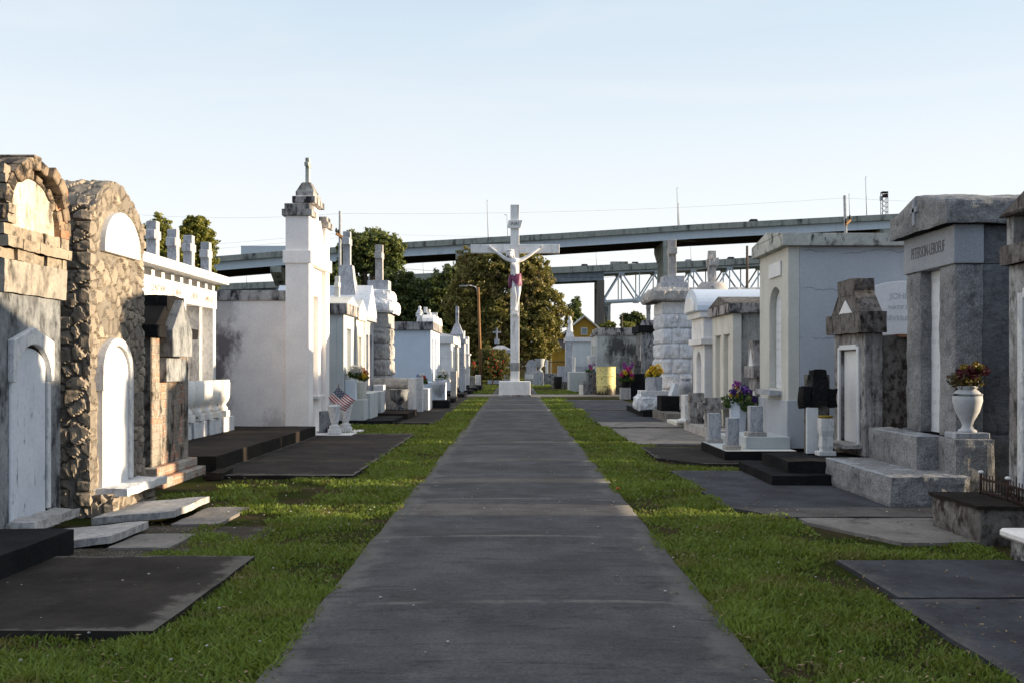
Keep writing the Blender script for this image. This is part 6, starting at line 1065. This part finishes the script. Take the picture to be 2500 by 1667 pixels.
PM = stone('brown_pier_concrete', (.16, .14, .12), (.12, .105, .09), stain=(.05, .045, .04), st=(.5, .7), sa=.6, streak=.1, ssc=.4, bump=.05)
for px, w_ in ((1467, 2.2), (1150, 2.), (760, 2.), (470, 2.)):
    x = XY(px, B2); z = along(L2, x) - 4.5; m = MB(); m.box(x - w_ / 2, x + w_ / 2, B2 + .5, B2 + 3, 0, z); m.box(x - w_ / 2, x + w_ / 2, B2 + 9, B2 + 11.5, 0, z); m.box(x - w_ / 2 + .1, x + w_ / 2 - .1, B2 + 3, B2 + 9, z - 2.2, z - .1); t.part('pier', m, PM, bev=.05)
x = XY(1481, B2); m = MB(); m.box(x - .9, x + 1.3, B2 + .8, B2 + 2.2, 0, zb_(XT) - .5); m.box(x - 1.1, x + 1.5, B2 + .6, B2 + 2.6, zb_(XT) - .9, zb_(XT) - .31); t.part('pier', m, M['brconc'], bev=.05)
def mast(label, px, ytop, Yb, L, off=.2, name='bridge_lamp', r=.09):
    x = XY(px, Yb); z0 = along(L, x) - .3; t = T(name, label, 'lamp post', (x, Yb + off, z0), 'lamp posts on the bridges'); m = MB(); m.tube((x, Yb + off, z0), (x - .25, Yb + off, ZY(ytop, Yb)), r, r * .6, 6); t.part('pole', m, M['metal'], bev=0); m = MB(); cv = -.55 if 'short lamp' in label else .18; m.bar((x - .25, Yb + off, ZY(ytop, Yb)), (x - .25 + cv, Yb + off, ZY(ytop, Yb) + .10), .12, .10); t.part('lamp_head', m, M['metal'], bev=0)
for lab, px, yt in (('tall thin lamp post left of the crucifix on the upper bridge', 1192, 490), ('short lamp post just left of the crucifix on the upper bridge', 1240, 515), ('tallest lamp post above the hewn marble tomb on the upper bridge', 1656, 460), ('shorter twin lamp post above the hewn marble tomb', 1671, 487), ('tall right lamp post above the pale blue tomb', 2117, 433), ('shorter lamp post left of the tall right one above the blue tomb', 2100, 463)): mast(lab, px, yt, BY, L1, 6. if yt in (515, 487, 463) else .2)
for lab, px, yt in (('lamp post on the lower bridge at left below the upper deck', 602, 655), ('lamp post on lower bridge seen right of the pine', 1034, 638), ('lamp post on lower bridge left of the truss', 1457, 617), ('lamp post on lower bridge above the truss', 1688, 604)): mast(lab, px, yt, B2, L2)
t = T('lattice_tower', 'dark lattice signal tower on the upper bridge at right', 'tower', (XY(2163, BY), BY + 1, 40)); a, b = XY(2157, BY), XY(2170, BY); z0 = along(L1, a) - .3; z1 = ZY(470, BY)
for yy in (BY + .5, BY + 1.5):
    for x in (a, b): m = MB(); m.bar((x, yy, z0), (x, yy, z1), .1, .1); t.part('post', m, M['iron'], bev=0)
m = MB(); n = 5
for i in range(n): za, zb2 = z0 + (z1 - z0) * i / n, z0 + (z1 - z0) * (i + 1) / n; m.bar((a, BY + .5, za), (b, BY + .5, zb2), .06, .06); m.bar((b, BY + .5, za), (a, BY + .5, za), .06, .06); m.bar((a, BY + 1.5, zb2), (b, BY + 1.5, za), .06, .06)
t.part('bracing', m, M['iron'], bev=0); m = MB(); m.box(a - .05, b + .05, BY + .45, BY + 1.6, z1, z1 + .25); m.box(a + .2, b - .1, BY + .2, BY + 1.2, z1 - .9, z1 - .3); t.part('signal_box', m, M['iron'], bev=0); m = MB(); m.box(a - .45, a - .1, BY + .4, BY + .9, z1 - 1.6, z1 - .7); t.part('panel', m, M['metal'], bev=0)
def vehicle(label, px, Yb, L, ln, ht, mat, kind='car', yy=3.):
    x = XY(px, Yb); z0 = along(L, x) - (1.15 if Yb == BY else 1.5); z0 = z0 if Yb == BY else z0 + .35; t = T(kind if kind != 'car' else 'passing_car', label, kind, (x, Yb + yy, z0), 'vehicles on the bridges'); m = MB()
    if kind == 'truck':
        m.box(x - ln / 2, x + ln / 2, Yb + yy - 1.2, Yb + yy + 1.2, z0 + 1., z0 + ht); t.part('cargo_box', m, M[mat], bev=.03); m = MB(); m.box(x + ln / 2 + .3, x + ln / 2 + 2.4, Yb + yy - 1.15, Yb + yy + 1.15, z0 + .5, z0 + ht - .5); t.part('cab', m, M['white'], bev=.15)
    else:
        m.box(x - ln / 2, x + ln / 2, Yb + yy - .85, Yb + yy + .85, z0 + .3, z0 + .85 * ht / 1.5); t.part('body', m, M[mat], bev=.08); m = MB(); m.frustum(x - ln * .3, x + ln * .28, Yb + yy - .78, Yb + yy + .78, z0 + .85 * ht / 1.5, z0 + ht, ln * .1, .12); t.part('cabin', m, M['glass'] if ht > 2.2 else M[mat], bev=.05)
    for s_ in (-.32, .32): 
        for yw in (-.8, .62): m = MB(); m.tube((x + s_ * ln, Yb + yy + yw, z0 + .33), (x + s_ * ln, Yb + yy + yw + .18, z0 + .33), .33, n=14); t.part('wheel', m, M['black'], bev=0)
vehicle('long white box truck on the upper bridge at left', 638, BY, L1, 9.2, 2.75, 'brsteel', 'truck'); vehicle('dark blue van on the upper bridge at right', 1848, BY, L1, 2.7 * 1.3, 1.9, 'roofd')
for lab, px, mt in (('dark car roof left of the truss on the lower bridge', 1428, 'black'), ('dark car roof above first truss panels', 1552, 'black'), ('grey car roof before the tall stone cross on lower bridge', 1683, 'metal'), ('dark car roof right of the weathered cross', 1787, 'black'), ('dark car roof at the right end of the visible truss', 1835, 'black')): vehicle(lab, px, B2, L2, 4.2, 1.75, mt, 'car', 1.6)
vehicle('pale trailer between dark cars above the truss', 1513, B2, L2, 5.2, 2.0, 'brconc', 'truck', 1.8)
# weathered cross rising behind the barrel roofed tomb
t = T('weathered_cross', 'tall worn stone cross with round base rising behind the white barrel roof', 'cross', (XY(1738, 27), 27, 0)); x = XY(1738, 27); m = MB(); m.lathe([(.55, 0), (.5, 3.0), (.42, 3.6), (.3, 3.75)], (x, 27, 0), 14); t.part('base', m, M['wmarble'], bev=0); m = MB(); m.rough(x - .1, x + .1, 26.9, 27.1, 3.7, ZY(614, 27), amp=.02, res=.05); t.part('shaft', m, M['wmarble'], bev=0); m = MB(); m.rough(x - .1, x + .14, 26.75, 27.25, ZY(650, 27), ZY(632, 27), amp=.02, res=.05); t.part('arms', m, M['wmarble'], bev=0)
# added unseen second tomb row: shades the walk, gaps let sun stripes through
R2 = [(-5, 5, 3.1), (.1, 4.4, 3.2), (4.6, 5.3, 3.2), (10.9, 1.4, 3.2), (13.15, 2.25, 3.1), (15.72, 1.95, 3.0), (18.0, 1.15, 2.9), (19.5, 2.3, 3.1), (21.85, 2.2, 3.0), (24.1, 2.6, 3.1), (26.8, 2.6, 3.0), (30.2, 2.6, 3.1), (33.9, 2.2, 2.9), (36.2, 1.6, 3.0), (38.7, 3.2, 3.0), (43.2, 3.6, 3.1), (53, 5.0, 3.1), (59.2, 4.4, 3.), (65, 4, 3.1)]
for i, (y0_, W_, h) in enumerate(R2):
    tomb('added shade casting tomb hidden behind the right hand tombs', 1, 9.5, y0_, W_, 3, h - .3, ('stain', 'white', 'grey', 'cream')[i % 4], corn=(.15, .03, 'capdark'), roof=('gable', .2, 'capdark'), group='added row of shade casting tombs')
